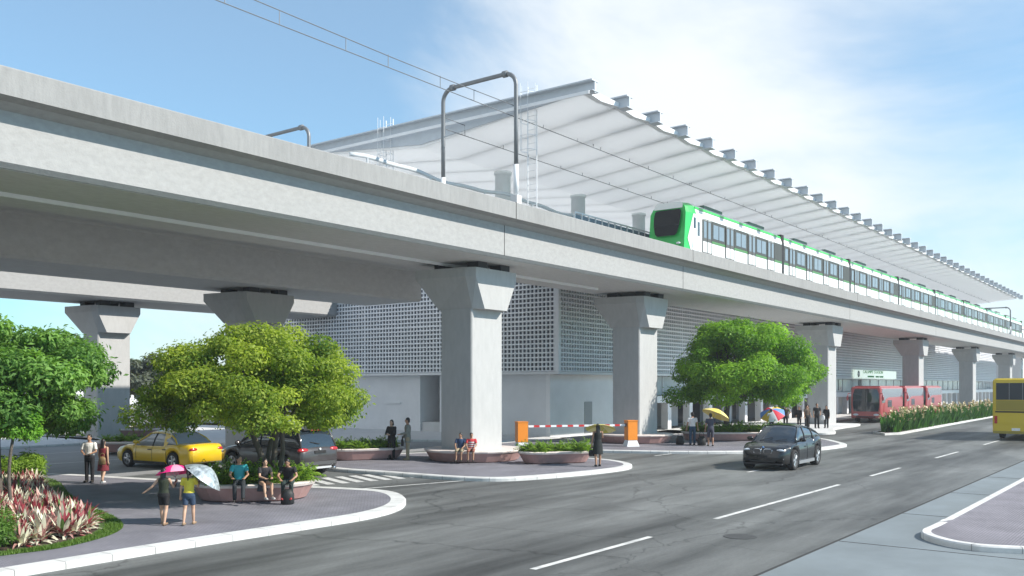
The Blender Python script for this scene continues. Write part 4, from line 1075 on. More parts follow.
# flower hedge on the median
b=MB(); mp=[(62.6,16.5),(64.2,15.9),(118,17.2),(118,18.6),(64.5,17.8)]
b.prism(mp,-.01,.14); struct(b.build('median_kerb',KERB))
b=MB(); b.sheet(inset(mp,.2),.145); struct(b.build('median_soil',SOIL))
MG=leaf_mat('flag_leaf',(.03,.09,.02),(.09,.21,.05)); FLC=[mat('petal_cream',(.75,.66,.45),.6),mat('petal_pink',(.74,.60,.36),.6),mat('petal_red',(.55,.10,.06),.6)]
def flag_plant(seed,col):
    rd=random.Random(seed); t=thing('flowering_plant','x','plant',(0,0,0),0,'flowering plants in the median strip')
    b=MB()
    for i in range(16): leaf_arc(b,rd.uniform(0,6.28),rd.uniform(.9,1.45),.13,R(rd.uniform(62,86)),rd.uniform(.05,.25),4,(rd.uniform(-.2,.2),rd.uniform(-.2,.2),0))
    o=b.build('leaves',MG,t,fix=False); tint(o,rd.random)
    for i in range(2):
        b=MB(); x,y=rd.uniform(-.45,.45),rd.uniform(-.45,.45); z=rd.uniform(.35,1.3)
        b.cone((x*.5,y*.5,0),(x,y,z),.012,.008,5); b.m(1)
        for k in range(10):
            a=k*1.9; leaf_arc(b,a,.15,.11,R(rd.uniform(10,80)),.2,2,(x,y,z+rd.uniform(-.1,.14)))
        b.build('flower',[MG,col],t,fix=False)
    return t
LABM='tall flowering plant with sword leaves in the median hedge before the coaches'
fpr=[flag_plant(60+k,FLC[(0,1,0,2,1,0)[k]]) for k in range(6)]
rd=random.Random(9); k=0
for i in range(90):
    f=i/90; x=64.0+f*50; yb=16.35+f*.95
    for j in range(2):
        yy=yb+j*.62+rd.uniform(-.12,.12); s_=rd.uniform(1.0,1.35)
        if k<6: o=fpr[k]; o.location=(x,yy,.145)
        else: o=copy_tree(fpr[rd.randrange(6)],(x+rd.uniform(-.15,.15),yy,.145),rd.uniform(0,6.28),scale=s_)
        o['label']=LABM; k+=1
#PART3
# ------------------------------------------------------------------ people (local +x is where the chest faces)
SKIN=mat('skin',(.36,.20,.125),.55); SKIN2=mat('skin_fair',(.50,.31,.21),.55); HAIR=mat('hair_black',(.012,.010,.009),.5); EYE=mat('eye',(.02,.015,.012),.2)
_cl={}
def cloth(col,rough=.85):
    k=tuple(col)
    if k not in _cl: _cl[k]=mat('cloth_%d'%len(_cl),col,rough,var=.12,scale=9,bump=.3,bscale=14)
    return _cl[k]
def remesh(o,vs,sm=4):
    m=o.modifiers.new('remesh','REMESH'); m.mode='VOXEL'; m.voxel_size=vs; m.use_smooth_shade=True
    s=o.modifiers.new('smooth','SMOOTH'); s.factor=.5; s.iterations=sm
def dirv(pitch,abd,side): 
    p,a=R(pitch),R(abd); return Vector((math.sin(p)*math.cos(a),side*math.sin(a),-math.cos(p)*math.cos(a)))
def person(label,loc,rz,H=1.7,sex='m',legs=((0,0),(0,0)),arms=(((5,8),(12,4)),((5,8),(12,4))),sit=None,lean=0,head=(0,0),
           top=('tee',(.7,.7,.7)),bottom=('trousers',(.02,.02,.03)),shoes=(.03,.025,.02),hair='short',skin=None,group=None,vox=.010,hat=None,extra=None):
    """legs: (thigh pitch, shin pitch) for left, right; arms: ((upper pitch, abduction),(fore pitch, abduction)) for left, right"""
    skin=skin or SKIN; k=H/1.7; t=thing('person',label,'person',loc,rz,group)
    TH,SH,UA,FA=.42*k,.41*k,.285*k,.245*k
    def legend(l): return TH*math.cos(R(l[0]))+SH*math.cos(R(l[1]))
    hipz=max(legend(legs[0]),legend(legs[1]))+.085*k if sit is None else sit+.10*k
    hw=.088*k; lv=Vector((math.sin(R(lean)),0,math.cos(R(lean)))); base=Vector((0,0,hipz))
    def tp(rel,dx=0): return base+lv*rel*k+Vector((dx*k,0,0))
    fem=sex=='f'
    T=[(-.10,.085,.13),(-.02,.108,.168 if fem else .158),(.08,.098,.15),(.18,.088,.118 if fem else .135),(.30,.102,.135 if fem else .15),(.40,.110,.145 if fem else .17),(.47,.095,.155 if fem else .18),(.525,.07,.12),(.56,.05,.06)]
    def torso(b,a,z0,z1,n=16):
        rings=[]
        zs=[q for q in T if z0-.001<=q[0]<=z1+.001]
        for z,rx,ry in zs:
            c=tp(z); rings.append([c+Vector(((rx*k+a)*math.cos(2*math.pi*i/n),(ry*k+a)*math.sin(2*math.pi*i/n),0)) for i in range(n)])
        b.loft(rings)
    J={}
    for s_,i in ((1,0),(-1,1)):
        hp=base+Vector((0,s_*hw,0)); kn=hp+dirv(legs[i][0],2 if sit is None else 5,s_)*TH; an=kn+dirv(legs[i][1],0,s_)*SH
        sh=tp(.475)+Vector((0,s_*(.165 if fem else .19)*k,0)); el=sh+dirv(*arms[i][0],s_)*UA; wr=el+dirv(*arms[i][1],s_)*FA
        J[i]=(hp,kn,an,sh,el,wr,s_)
    hc=tp(.70,.012+lean*.0008); hyaw=R(head[0]); HM=Matrix.Rotation(hyaw,4,'Z')@Matrix.Rotation(R(head[1]),4,'Y')
    def hp_(x,y,z): return hc+HM@Vector((x*k,y*k,z*k))
    b=MB(); torso(b,0,-.10,.56)
    b.cone(tp(.50),hc+Vector((0,0,-.05*k)),.058*k,.052*k)
    b.ell(hc,(.093*k,.074*k,.115*k),12,16,HM); b.ell(hp_(.025,0,-.065),(.062*k,.055*k,.055*k),8,12,HM)
    b.tube([hp_(.088,0,.015),hp_(.108,0,-.028),hp_(.088,0,-.035)],[.009*k,.017*k,.011*k],8)
    b.ell(hp_(.076,0,-.066),(.016*k,.024*k,.010*k),6,8,HM)
    for s_ in (-1,1): b.ell(hp_(-.005,s_*.077,-.005),(.018*k,.010*k,.03*k),6,8,HM)
    for i in (0,1):
        hp,kn,an,sh,el,wr,s_=J[i]
        b.cap(hp,kn,.085*k,.054*k); mid=kn.lerp(an,.32)+Vector((-.012,0,0)); b.cap(kn,mid,.054*k,.054*k); b.cap(mid,an,.054*k,.036*k)
        ft=an+Vector((.15*k,s_*.012,-.045*k)); b.cap(an+Vector((-.02,0,-.035*k)),ft,.040*k,.030*k)
        b.cap(sh,el,.050*k,.038*k); b.cap(el,wr,.038*k,.026*k)
        d=(wr-el).normalized(); sd=d.cross(Vector((0,0,1)) if abs(d.z)<.85 else Vector((1,0,0))).normalized(); nn=sd.cross(d)
        pm=wr+d*.085*k; b.cap(wr,pm,.027*k,.024*k); b.cap(wr+sd*.014*k,pm+sd*.022*k,.021*k,.017*k); b.cap(wr-sd*.014*k,pm-sd*.022*k,.021*k,.017*k)
        for q,(o_,ln) in enumerate(((-.033,.058),(-.011,.072),(.011,.076),(.033,.068))):
            p0=pm+sd*o_*k; p1=p0+(d*.8+nn*.25*1).normalized()*ln*.5*k; p2=p1+(d*.55+nn*.6).normalized()*ln*.5*k
            b.tube([p0-d*.02*k,p1,p2],[.0105*k,.0095*k,.0085*k],6)
        b.tube([wr+d*.03*k+sd*.026*k,wr+d*.06*k+sd*.05*k,wr+d*.095*k+sd*.052*k],[.013*k,.011*k,.009*k],6)
    o=b.build('body',skin,t); remesh(o,vox,3)
    for s_ in (-1,1):
        b=MB(); b.ell(hp_(.085,s_*.031,.018),(.010*k,.014*k,.008*k),6,8,HM); b.build('eye',EYE,t)
    # hair
    b=MB(); b.ell(hp_(-.016,0,.028),(.094*k,.084*k,.103*k),12,16,HM); b.ell(hp_(-.045,0,-.02),(.064*k,.078*k,.085*k),10,14,HM)
    if hair=='long':
        b.loft([[hp_(x0+rx*math.cos(2*math.pi*i/12),ry*math.sin(2*math.pi*i/12),z) for i in range(12)] for z,x0,rx,ry in ((.06,-.03,.07,.08),(-.06,-.055,.055,.088),(-.18,-.085,.04,.09),(-.30,-.10,.03,.085),(-.40,-.10,.02,.06))])
    if hair=='tail':
        b.tube([hp_(-.08,0,.03),hp_(-.13,0,-.03),hp_(-.13,0,-.16),hp_(-.12,0,-.27)],[.03*k,.035*k,.03*k,.012*k],8)
    if hair=='bob':
        b.loft([[hp_(x0+rx*math.cos(2*math.pi*i/12),ry*math.sin(2*math.pi*i/12),z) for i in range(12)] for z,x0,rx,ry in ((.06,-.02,.08,.085),(-.05,-.035,.075,.10),(-.13,-.04,.06,.095))])
    o=b.build('hair',HAIR,t); remesh(o,vox,2)
    if hat:
        b=MB(); b.sh(); b.ell(hp_(-.01,0,.06),(.10*k,.09*k,.075*k),10,14,HM); b.bbox(hp_(.10,0,.05),(.10*k,.13*k,.014)); b.build('cap',cloth(hat),t)
    # clothes
    kind,col=top[0],top[1]
    b=MB(); a=.016
    if kind in('tee','shirt','jacket','tank','vest'):
        torso(b,a+(.012 if kind=='jacket' else 0),-.10 if kind!='jacket' else -.10,.525)
        if kind=='jacket':
            n=16; rings=[]
            for z,rx,ry in ((-.20,.125,.185),(-.10,.125,.18),(-.02,.128,.18)): c=tp(z); rings.append([c+Vector((rx*k*math.cos(2*math.pi*i/n),ry*k*math.sin(2*math.pi*i/n),0)) for i in range(n)])
            if sit is None: b.loft(rings)
        for i in (0,1):
            hp,kn,an,sh,el,wr,s_=J[i]
            if kind=='tank': continue
            e=sh.lerp(el,.62) if kind in('tee',) else None
            if kind=='shirt' : e=sh.lerp(el,.75)
            b.ell(sh,(.066*k,)*3)
            if e is not None: b.cone(sh,e,.068*k,.064*k)
            else:
                b.cone(sh,el,.068*k,.056*k); b.ell(el,(.057*k,)*3); b.cone(el,wr,.056*k,.044*k)
        nm={'tee':'tee_shirt','shirt':'shirt','jacket':'jacket','tank':'tank_top','vest':'vest'}[kind]
    if kind=='dress':
        torso(b,a,-.02,.47); n=18; rings=[]
        for z,rx,ry in ((.20,.10,.13),(.08,.12,.165),(-.05,.145,.19),(-.22,.17,.205),(-.40,.195,.225)): c=tp(z); rings.append([c+Vector((rx*k*math.cos(2*math.pi*i/n),ry*k*math.sin(2*math.pi*i/n),0)) for i in range(n)])
        b.loft(rings); 
        for i in (0,1): b.cone(J[i][3]+Vector((0,-J[i][6]*.05,.03)),J[i][3]+Vector((0,-J[i][6]*.06,-.1)),.045*k,.06*k)
        nm='dress'
    mats=[cloth(col)]
    o=b.build(nm,mats,t); remesh(o,vox,3)
    if kind=='jacket' and len(top)>2:
        b=MB(); b.add([tp(.47,.098)+Vector((0,-.045,0)),tp(.47,.098)+Vector((0,.045,0)),tp(.15,.125)],[(0,1,2)]); b.build('shirt_front',cloth(top[2]),t,fix=False)
    if len(top)>2 and kind!='jacket':       # horizontal stripes as bands on the shirt
        b=MB(); n=20
        for z in (.06,.16,.26,.36):
            q=min(T,key=lambda v:abs(v[0]-z)); c=tp(z); ii=[v for v in T]; 
            rx=np.interp(z,[v[0] for v in T],[v[1] for v in T]); ry=np.interp(z,[v[0] for v in T],[v[2] for v in T])
            b.loft([[c+Vector(((rx*k+.021)*math.cos(2*math.pi*i/n),(ry*k+.021)*math.sin(2*math.pi*i/n),dz)) for i in range(n)] for dz in (-.022,.022)],True,False)
        b.build('stripes',cloth(top[2]),t)
    if bottom:
        bk,bc=bottom; b=MB()
        if bk!='skirt':
            torso(b,.020,-.10,.08)
            for i in (0,1):
                hp,kn,an,sh,el,wr,s_=J[i]; b.ell(hp,(.098*k,)*3)
                if bk=='shorts': e=hp.lerp(kn,.72); b.cone(hp,e,.098*k,.083*k)
                elif bk=='knee': b.cone(hp,kn,.098*k,.074*k); b.ell(kn,(.074*k,)*3)
                else: b.cone(hp,kn,.098*k,.070*k); b.ell(kn,(.070*k,)*3); b.cone(kn,an+Vector((0,0,-.02)),.069*k,.060*k)
            nm='trousers' if bk=='trousers' else 'shorts'
        else:
            n=18; rings=[]
            for z,rx,ry in ((.08,.115,.165),(-.05,.135,.185),(-.30,.15,.20)): c=tp(z); rings.append([c+Vector((rx*k*math.cos(2*math.pi*i/n),ry*k*math.sin(2*math.pi*i/n),0)) for i in range(n)])
            b.loft(rings); nm='skirt'
        o=b.build(nm,cloth(bc),t); remesh(o,vox,3)
    for i in (0,1):
        hp,kn,an,sh,el,wr,s_=J[i]; b=MB(); b.cap(an+Vector((-.03*k,0,-.04*k)),an+Vector((.16*k,s_*.012,-.048*k)),.047*k,.037*k); b.box(an.x-.07*k,an.x+.19*k,an.y-.035*k,an.y+.035*k,an.z-.083*k,an.z-.055*k)
        o=b.build('shoe',cloth(shoes,.6),t); remesh(o,.012,2)
    t['_']=0; del t['_']
    M=Matrix.Translation(Vector(loc))@Matrix.Rotation(rz,4,'Z')
    return t,{ 'l':M@J[0][5],'r':M@J[1][5],'sl':M@J[0][3],'sr':M@J[1][3],'hip':M@base }
def umbrella(label,hand,top,rad,mats,tilt=(0,0),ribs=8,grp=None,drop=.28):
    hand=Vector(hand); top=Vector(top); t=thing('umbrella',label,'umbrella',hand,0,grp)
    ax=(top-hand); L=ax.length; ax.normalize()
    q=Vector((0,0,1)).rotation_difference(ax).to_matrix().to_4x4()
    n=ribs*3
    def rim(f,z,i):
        a=2*math.pi*i/n; sc_=f*(1-.06*abs(math.sin(ribs*a/2))**.7*f); return q@Vector((rad*sc_*math.cos(a),rad*sc_*math.sin(a),z))
    b=MB(); b.sh()
    rings=[[rim(f,L-drop*f**1.8,i) for i in range(n)] for f in (.02,.2,.4,.6,.8,1.0)]
    o=len(b.v); b.v+= [tuple(p) for r_ in rings for p in r_]
    for kx in range(5):
        for i in range(n):
            j=(i+1)%n; b.f.append((kx*n+i,kx*n+j,(kx+1)*n+j,(kx+1)*n+i)); b.mi.append((i//3)%len(mats)); b.sm.append(True)
    b.f.append(tuple(range(n))); b.mi.append(0); b.sm.append(True)
    c=b.build('canopy',mats,t,fix=False)
    b=MB(); b.cone(q@Vector((0,0,-.05)),q@Vector((0,0,L+.05)),.009,.007,6); b.build('shaft',STEEL,t)
    b=MB(); b.sh(); b.cone(q@Vector((0,0,-.10)),q@Vector((0,0,.03)),.016,.016,8); b.build('handle',BLACK,t)
    b=MB()
    for i in range(ribs): b.tube([q@Vector((.01,0,L-.30)),(Vector(rim(.5,L-drop*.5**1.8-.01,i*3)))],.004,4)
    b.build('ribs',STEEL,t)
    return t
def bag(label,loc,size,col,rz=0,strap=None,name='bag'):
    t=thing(name,label,'bag',loc,rz); b=MB(); b.sh(); sx,sy,sz=size
    b.loft([[(x*sx/2*f,y*sy/2*f,z) for x,y in stadium(2,2,6)] for z,f in ((0,.8),(sz*.08,1),(sz*.7,.95),(sz,.6))]); b.build('pouch',cloth(col,.6),t)
    b=MB(); b.sh(); b.tube([(0,-sy*.3,sz*.9),(0,-sy*.25,sz*1.3),(0,0,sz*1.42),(0,sy*.25,sz*1.3),(0,sy*.3,sz*.9)],.012,6); b.build('bag_handle',cloth(col,.6),t)
    return t
Z=.124
PR=lambda d:R(d)
FA_=math.degrees(math.atan2(.6,.8))   # looking away from the camera along its axis
# couple on the left
person('man in a white shirt and black trousers standing with hands folded',(15.6,29.0,Z),R(FA_+180),1.53,top=('shirt',(.72,.70,.66)),bottom=('trousers',(.012,.012,.015)),arms=(((12,14),(62,-42)),((12,14),(62,-42))))
person('woman in a maroon dress walking away beside the man in white',(15.65,28.25,Z),R(FA_-8),1.42,'f',legs=((14,4),(-10,-26)),top=('dress',(.17,.02,.03)),bottom=None,hair='long',shoes=(.7,.68,.65),skin=SKIN2,arms=(((8,8),(20,0)),((-8,8),(0,4))))
bag('tan shoulder bag hanging at the back of the woman in maroon',(15.52,28.07,.75),(.13,.24,.26),(.22,.14,.06),.6)
# two women with umbrellas
t,h=person('woman in a dark green top and black shorts under the pink umbrella',(11.85,18.8,Z),R(FA_-4),1.27,'f',legs=((12,6),(-8,-18)),top=('tank',(.022,.03,.016)),bottom=('shorts',(.01,.01,.012)),hair='long',skin=SKIN2,shoes=(.25,.16,.1),arms=(((-15,38),(5,55)),((32,14),(118,-8))),vox=.009)
umbrella('bright pink umbrella held over the woman in dark green',h['r'],h['r']+Vector((.02,.08,.40)),.44,[mat('umbrella_pink',(.75,.02,.20),.5),mat('umbrella_pale_pink',(.80,.30,.42),.5)],drop=.20)
t,h=person('woman in a yellow tee and denim shorts walking under the silver umbrella',(12.2,18.35,Z),R(FA_+4),1.27,'f',legs=((-9,-20),(12,5)),top=('tee',(.62,.52,.05)),bottom=('shorts',(.03,.055,.10)),hair='tail',skin=SKIN2,shoes=(.30,.2,.12),arms=(((2,16),(12,6)),((35,12),(115,-6))),vox=.009)
umbrella('silver patterned umbrella tilted over the woman in the yellow tee',h['r'],h['r']+Vector((.20,-.16,.33)),.50,[mat('umbrella_silver',(.45,.50,.52),.35,metal=.3,var=.7,scale=9,stain=.8,stain_scale=6,stain_col=(.12,.16,.18)),mat('umbrella_grey',(.33,.38,.40),.35,metal=.3,var=.6,scale=8)],drop=.3)
# three people sitting on the planter edge (front edge faces the camera)
sd=math.atan2(-1.3,-1.25)  # they look out over the plaza
def edge(u,o=0.0):     # along the planter front, u metres from its middle
    rz=math.atan2(-1.75,1.8); c=(16.2,21.25); d=(math.cos(rz),math.sin(rz)); nrm=(-.697,-.717)
    return (c[0]+d[0]*u+nrm[0]*(1.13+o),c[1]+d[1]*u+nrm[1]*(1.13+o))
S=dict(sit=.485+.0)
x,y=edge(-.25); t,h1=person('seated man in a teal shirt looking to his left',(x,y,Z),sd+.1,1.48,legs=((80,26),(76,-14)),top=('tee',(.03,.30,.33)),bottom=('trousers',(.02,.025,.03)),sit=.50,head=(35,5),arms=(((28,14),(70,-20)),((25,16),(72,-18))),lean=8,vox=.009)
x,y=edge(.38); person('seated girl with long dark hair between the two men',(x,y,Z),sd+.45,1.38,'f',legs=((86,10),(86,18)),top=('tee',(.02,.02,.024)),bottom=('skirt',(.05,.05,.06)),sit=.47,hair='long',skin=SKIN2,head=(-8,15),arms=(((30,10),(78,-24)),((30,10),(78,-24))),lean=12,shoes=(.45,.43,.42),vox=.009)
x,y=edge(1.05); person('seated man in a black tee bending over the bag at his feet',(x,y,Z),sd-.05,1.46,legs=((84,6),(84,2)),top=('tee',(.012,.012,.014)),bottom=('trousers',(.015,.03,.028)),sit=.50,head=(0,28),arms=(((34,20),(64,-26)),((34,20),(64,-26))),lean=30,shoes=(.35,.03,.03),vox=.009)
x,y=edge(1.05,.42); bag('black backpack standing between the feet of the seated man in black',(x,y,Z),(.26,.36,.40),(.012,.013,.014),sd,name='backpack')
# standing pair behind
t,h=person('woman in a black suit standing with folded arms near the low hedge planter',(28.1,27.55,Z),R(FA_+160),1.66,'f',top=('jacket',(.014,.013,.014),(.6,.55,.5)),bottom=('trousers',(.012,.012,.013)),hair='bob',skin=SKIN2,arms=(((20,10),(82,-40)),((22,10),(88,-38))))
t,h=person('man in a grey blazer and khaki trousers facing the woman in the black suit',(28.3,26.8,Z),R(FA_+100),1.76,top=('jacket',(.21,.21,.18)),bottom=('trousers',(.32,.26,.17)),shoes=(.30,.22,.13),arms=(((15,8),(78,-12)),((10,10),(30,0))))
bag('dark briefcase held by the man in the grey blazer',(28.15,26.97,.72),(.12,.34,.30),(.015,.015,.02),R(FA_+100))
# boys on the round bench
def rb(deg): return (30.3+1.98*math.cos(R(deg)),24.8+1.98*math.sin(R(deg)),Z)
person('boy in a navy shirt sitting on the round bench',rb(203),R(208),1.42,legs=((84,4),(84,8)),top=('tee',(.03,.06,.13)),bottom=('knee',(.28,.23,.15)),sit=.47,head=(-25,5),arms=(((25,12),(60,-20)),((25,12),(60,-20))))
person('boy in a red and white striped shirt sitting on the round bench',rb(216),R(214),1.42,legs=((84,6),(84,2)),top=('tee',(.55,.05,.06),(.7,.68,.66)),bottom=('knee',(.26,.10,.07)),sit=.47,head=(18,5),arms=(((25,12),(60,-20)),((25,12),(60,-20))))
# woman near the barrier
t,h=person('woman in a black dress walking toward the barrier with a handbag',(30.5,18.75,Z),R(FA_+6),1.64,'f',legs=((-8,-16),(10,4)),top=('dress',(.010,.014,.014)),bottom=None,hair='long',skin=SKIN,arms=(((2,10),(6,6)),((38,12),(128,-10))),shoes=(.012,.012,.014))
bag('small black handbag in the hand of the woman in the black dress',(h['l'].x,h['l'].y,h['l'].z-.42),(.14,.26,.24),(.012,.012,.013),R(FA_))
umbrella('flat yellow umbrella over the woman in the black dress',h['r'],h['r']+Vector((.1,.05,.32)),.62,[mat('umbrella_lime',(.55,.50,.10),.6),mat('umbrella_cream',(.72,.66,.30),.6)],drop=.16)
# couple under the right tree
person('man in a white tee and jeans standing with his back turned by the right planter',(44.5,21.5,Z),R(FA_),1.70,top=('tee',(.75,.74,.72)),bottom=('trousers',(.03,.07,.12)),hat=(.012,.012,.015),arms=(((2,14),(6,8)),((2,14),(6,8))))
t,h=person('man in a dark grey tee and shorts holding the yellow umbrella',(44.25,20.35,Z),R(FA_-5),1.68,legs=((8,4),(-6,-10)),top=('tee',(.055,.06,.085)),bottom=('knee',(.05,.05,.07)),arms=(((4,10),(10,6)),((40,10),(120,-10))))
umbrella('pale yellow umbrella held by the man in the dark grey tee',h['r']+Vector((0,0,0)),h['r']+Vector((.25,-.15,.62)),.78,[mat('umbrella_yellow',(.70,.56,.12),.6),mat('umbrella_yellow_pale',(.74,.62,.22),.6)],drop=.34)
bag('round black bag on the ground left of the man in white tee',(44.35,22.15,Z),(.42,.42,.46),(.010,.010,.011),0)
bag('round black bag on the ground between the two men by the right planter',(44.45,20.95,Z),(.40,.46,.50),(.010,.010,.011),1)
# person with many-coloured umbrella
t,h=person('person in a white shirt under the many coloured umbrella beyond the black car',(59.8,23.1,0.0),R(FA_),1.66,top=('shirt',(.7,.7,.7)),bottom=('trousers',(.03,.03,.05)),arms=(((4,10),(10,6)),((40,10),(120,-10))),vox=.014)
umbrella('many coloured umbrella in white, red, blue and yellow panels',h['r'],h['r']+Vector((-.30,-.05,.40)),.85,[WHITE,mat('umbrella_red',(.65,.02,.05),.6),mat('umbrella_blue',(.10,.25,.60),.6),mat('umbrella_gold',(.70,.48,.05),.6)],drop=.45)
# the group in black
gl=['person in black with hands on hips at the left end of the dark group','short person in black second from the left in the dark group','person in black with a brown shirt in the middle of the dark group','person in black holding an arm out in the dark group','tallest person in black standing close to the pier','woman in black carrying a white bag nearest the pier']
cols=[(.05,.025,.02),(.015,.015,.016),(.10,.07,.05),(.02,.02,.02),(.012,.012,.013),(.012,.012,.014)]
for i,(px_,y_) in enumerate(((66.0,24.4),(66.6,23.6),(66.2,22.9),(67.3,23.2),(67.2,22.5),(67.8,22.0))):
    t,h=person(gl[i],(px_,y_,Z),R([200,170,230,150,215,180][i]),[1.66,1.58,1.68,1.7,1.80,1.64][i],'f' if i in(1,5) else 'm',top=('jacket' if i%2 else 'tee',cols[i]),bottom=('trousers',(.012,.012,.014)),
        hair='long' if i in(1,5) else 'short',arms=[(((10,35),(30,-50)),((10,35),(30,-50))),(((5,10),(20,0)),((10,10),(60,-20))),(((5,10),(40,0)),((5,10),(20,0))),(((60,20),(75,0)),((5,10),(20,0))),(((10,12),(50,-20)),((8,12),(14,0))),(((5,10),(10,5)),((10,10),(60,-15)))][i],group='group dressed in black by the pier',vox=.014)
    if i==5: bag('white bag carried by the woman nearest the pier',(h['r'].x-.15,h['r'].y,h['r'].z-.34),(.16,.34,.34),(.75,.75,.75),0)

# ------------------------------------------------------------------ background
def block(label,x,y,w,d,h,m,floors,rz=0):
    t=thing('building',label,'building',(x,y,-.02),rz); b=MB(); b.box(0,w,0,d,0,h); b.build('wall',m,t)
    b=MB(); b.box(-.2,w+.2,-.2,d+.2,h+.003,h+.5); b.build('roof',CONC_L,t)
    fh=h/floors
    for f in range(floors):
        for s_ in (0,1):
            L_=w if s_ else d; n=max(2,int(L_/4))
            for i in range(n):
                u=(i+.5)*L_/n; b=MB(); z0=f*fh+fh*.3; z1=f*fh+fh*.8
                if s_: b.box(u-.9,u+.9,-.04,.05,z0,z1)
                else: b.box(-.04,.05,u-.9,u+.9,z0,z1)
                b.build('window',GLASSB,t)
WB=mat('pale_building',(.70,.71,.72),.7,var=.05,scale=.3); WB2=mat('beige_building',(.50,.47,.43),.8,var=.08,scale=.3)
block('white building with small windows beyond the far end of the viaduct',206,28.5,30,14,14.5,WB,4)
block('low grey beige building far behind the left piers',-40,118,60,14,5.0,WB2,1)
block('long low pale building in the distance between the left piers',30,150,70,14,6.0,WB,2)
L_F=leaf_mat('haze_grey_leaf',(.10,.12,.09),(.19,.21,.16),.3)  # haze is put into the grey leaf colour
fl=['greyish tree right of the sunlit left pier','greyish tree between the left pier and the spreading tree','pale distant tree behind the left trees','pale distant tree at the far left edge','distant grey tree behind the spreading tree','distant grey tree left of the lattice wall','faint tree behind the small sapling']
fx=[(47,91),(54,88),(22,100),(6,92),(66,104),(72,96),(32,92)]
for i,(x,y) in enumerate(fx):
    rr=random.Random(70+i); hh=rr.uniform(5.6,8.0)*(.85 if i>3 else 1); cl=dome(0,0,hh*.62,hh*.42,hh*.42,hh*.36,22,hh*.11,hh*.19,80+i,low=-.6)
    tree(fl[i],(x,y,-.02),cl,7000,.45,L_F,[((0,0,0),(.1,0,hh*.4),.2,.13)],90+i,'far trees behind the viaducts',limbs=8)
rd=random.Random(4); cl=[]
for i in range(200):
    x=rd.uniform(-120,330); y=260-.25*x+rd.uniform(0,25); cl.append((x,y,rd.uniform(.5,4.5),rd.uniform(2.5,5.5)))
leaf_cloud('far_wood',cl,26000,1.3,L_F,None,99,.9)['kind']='stuff'
# ------------------------------------------------------------------ light, sky, haze, camera
SUN=Vector((.45,-1.0,.85)).normalized()
el=math.asin(SUN.z); az=math.atan2(SUN.y,SUN.x)
sl=bpy.data.lights.new('sun','SUN'); sl.energy=4.3; sl.angle=R(.6); sl.color=(1,.94,.85)
so=bpy.data.objects.new('sun',sl); C.objects.link(so); so.rotation_euler=SUN.to_track_quat('Z','Y').to_euler()
w=bpy.data.worlds.new('World'); scene.world=w; w.use_nodes=True; N,L=w.node_tree.nodes,w.node_tree.links
bg=N['Background']; bg.inputs['Strength'].default_value=.135
sky=N.new('ShaderNodeTexSky'); sky.sky_type='NISHITA'; sky.sun_disc=False; sky.sun_elevation=el; sky.sun_rotation=math.pi/2-az
sky.air_density=1.0; sky.dust_density=.3; sky.ozone_density=3.0
tc=N.new('ShaderNodeTexCoord')
def wn(scale,loc,d=8,ro=.55,dist=.0,st=(1,1,2.2)):
    mp=N.new('ShaderNodeMapping'); mp.inputs['Location'].default_value=loc; mp.inputs['Scale'].default_value=st
    L.new(tc.outputs['Generated'],mp.inputs[0]); n=N.new('ShaderNodeTexNoise'); n.inputs['Scale'].default_value=scale; n.inputs['Detail'].default_value=d; n.inputs['Roughness'].default_value=ro; n.inputs['Distortion'].default_value=dist
    L.new(mp.outputs[0],n.inputs['Vector']); return n.outputs['Fac']
def M2(op,a,b_,clamp=False):
    q=N.new('ShaderNodeMath'); q.operation=op; q.use_clamp=clamp
    for i,v in enumerate((a,b_)):
        if isinstance(v,(int,float)): q.inputs[i].default_value=v
        else: L.new(v,q.inputs[i])
    return q.outputs[0]
def lobe(d,lo,hi,amp):
    v=Vector(d).normalized(); q=N.new('ShaderNodeVectorMath'); q.operation='DOT_PRODUCT'; q.inputs[1].default_value=v; L.new(tc.outputs['Generated'],q.inputs[0])
    r=N.new('ShaderNodeMapRange'); r.interpolation_type='SMOOTHSTEP'; r.inputs[1].default_value=lo; r.inputs[2].default_value=hi; r.inputs[3].default_value=0; r.inputs[4].default_value=amp; L.new(q.outputs['Value'],r.inputs[0]); return r.outputs[0]
def pxdir(px,py):
    k=(px-512)/915; m=(385-py)/915; return (.7993+k*.6009,.6009-k*.7993,m)
f=wn(2.3,(3.1,1.7,.4),9,.58,.35)
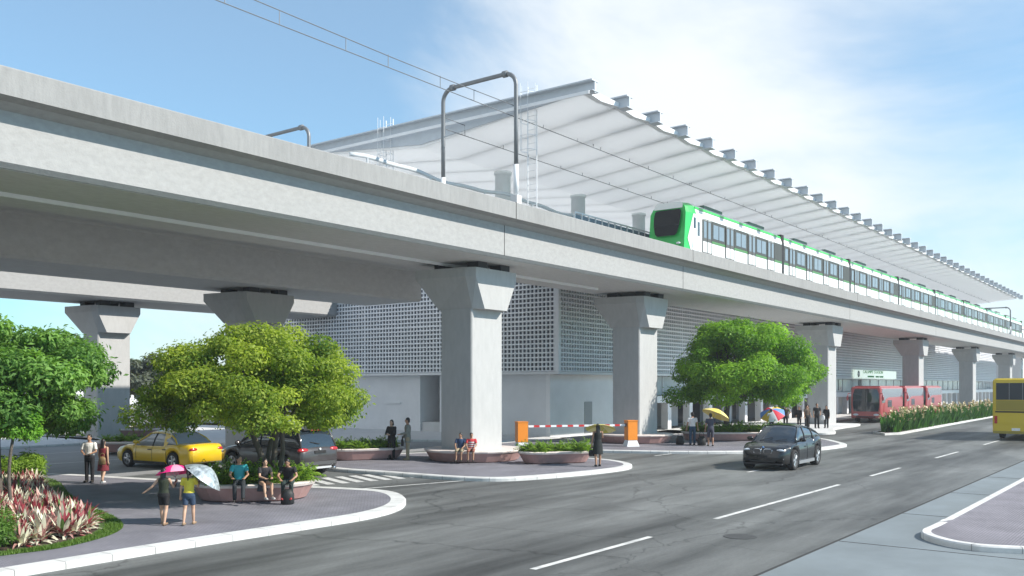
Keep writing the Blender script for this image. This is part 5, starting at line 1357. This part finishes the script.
f=M2('ADD',f,lobe(pxdir(640,150),.955,1.0,.20)); f=M2('ADD',f,lobe(pxdir(900,270),.975,1.0,.12)); f=M2('SUBTRACT',f,lobe(pxdir(0,20),.90,1.0,.30)); f=M2('ADD',f,lobe((-1,.25,.35),.45,.95,.30)); f=M2('SUBTRACT',f,lobe((-.15,-1,.45),.1,.8,.40)); f=M2('SUBTRACT',f,lobe(pxdir(960,60),.97,1.0,.05)); f=M2('ADD',f,lobe(pxdir(170,360),.97,1.0,.14))  # includes unseen lobes behind the camera, added to raise and lower the fill
r=N.new('ShaderNodeMapRange'); r.interpolation_type='SMOOTHSTEP'; r.inputs[1].default_value=.34; r.inputs[2].default_value=.78; r.inputs[3].default_value=.20; r.inputs[4].default_value=.97; L.new(f,r.inputs[0])
mx=N.new('ShaderNodeMix'); mx.data_type='RGBA'; L.new(r.outputs[0],mx.inputs[0])
gn=N.new('ShaderNodeVectorMath'); gn.operation='MULTIPLY'; gn.inputs[1].default_value=(.46,.82,.88); L.new(sky.outputs[0],gn.inputs[0])
L.new(gn.outputs[0],mx.inputs[6]); mx.inputs[7].default_value=(4.75,4.98,5.12,1)
L.new(mx.outputs[2],bg.inputs['Color'])
HAZE=0.0006
if HAZE:
    b=MB(); b.box(-140,720,-130,330,-1.0,24); o=b.build('haze',bpy.data.materials.new('haze')); o['kind']='stuff'
    N2,L2=nt(o.data.materials[0]); N2.remove(N2['Principled BSDF']); pv=N2.new('ShaderNodeVolumePrincipled'); pv.inputs['Density'].default_value=HAZE; pv.inputs['Color'].default_value=(.85,.90,.97,1); pv.inputs['Anisotropy'].default_value=.2
    L2.new(pv.outputs[0],N2['Material Output'].inputs['Volume'])
cd=bpy.data.cameras.new('camera'); co=bpy.data.objects.new('camera',cd); C.objects.link(co); scene.camera=co
co.location=(0,0,3.3); co.rotation_euler=(R(90),0,R(36.94-90)); cd.sensor_width=36; cd.lens=915/1024*36; cd.shift_y=97/1024; cd.clip_end=6000; cd.clip_start=.1
scene.view_settings.view_transform='Standard'; scene.view_settings.look='None'; scene.view_settings.exposure=.68; scene.view_settings.gamma=1
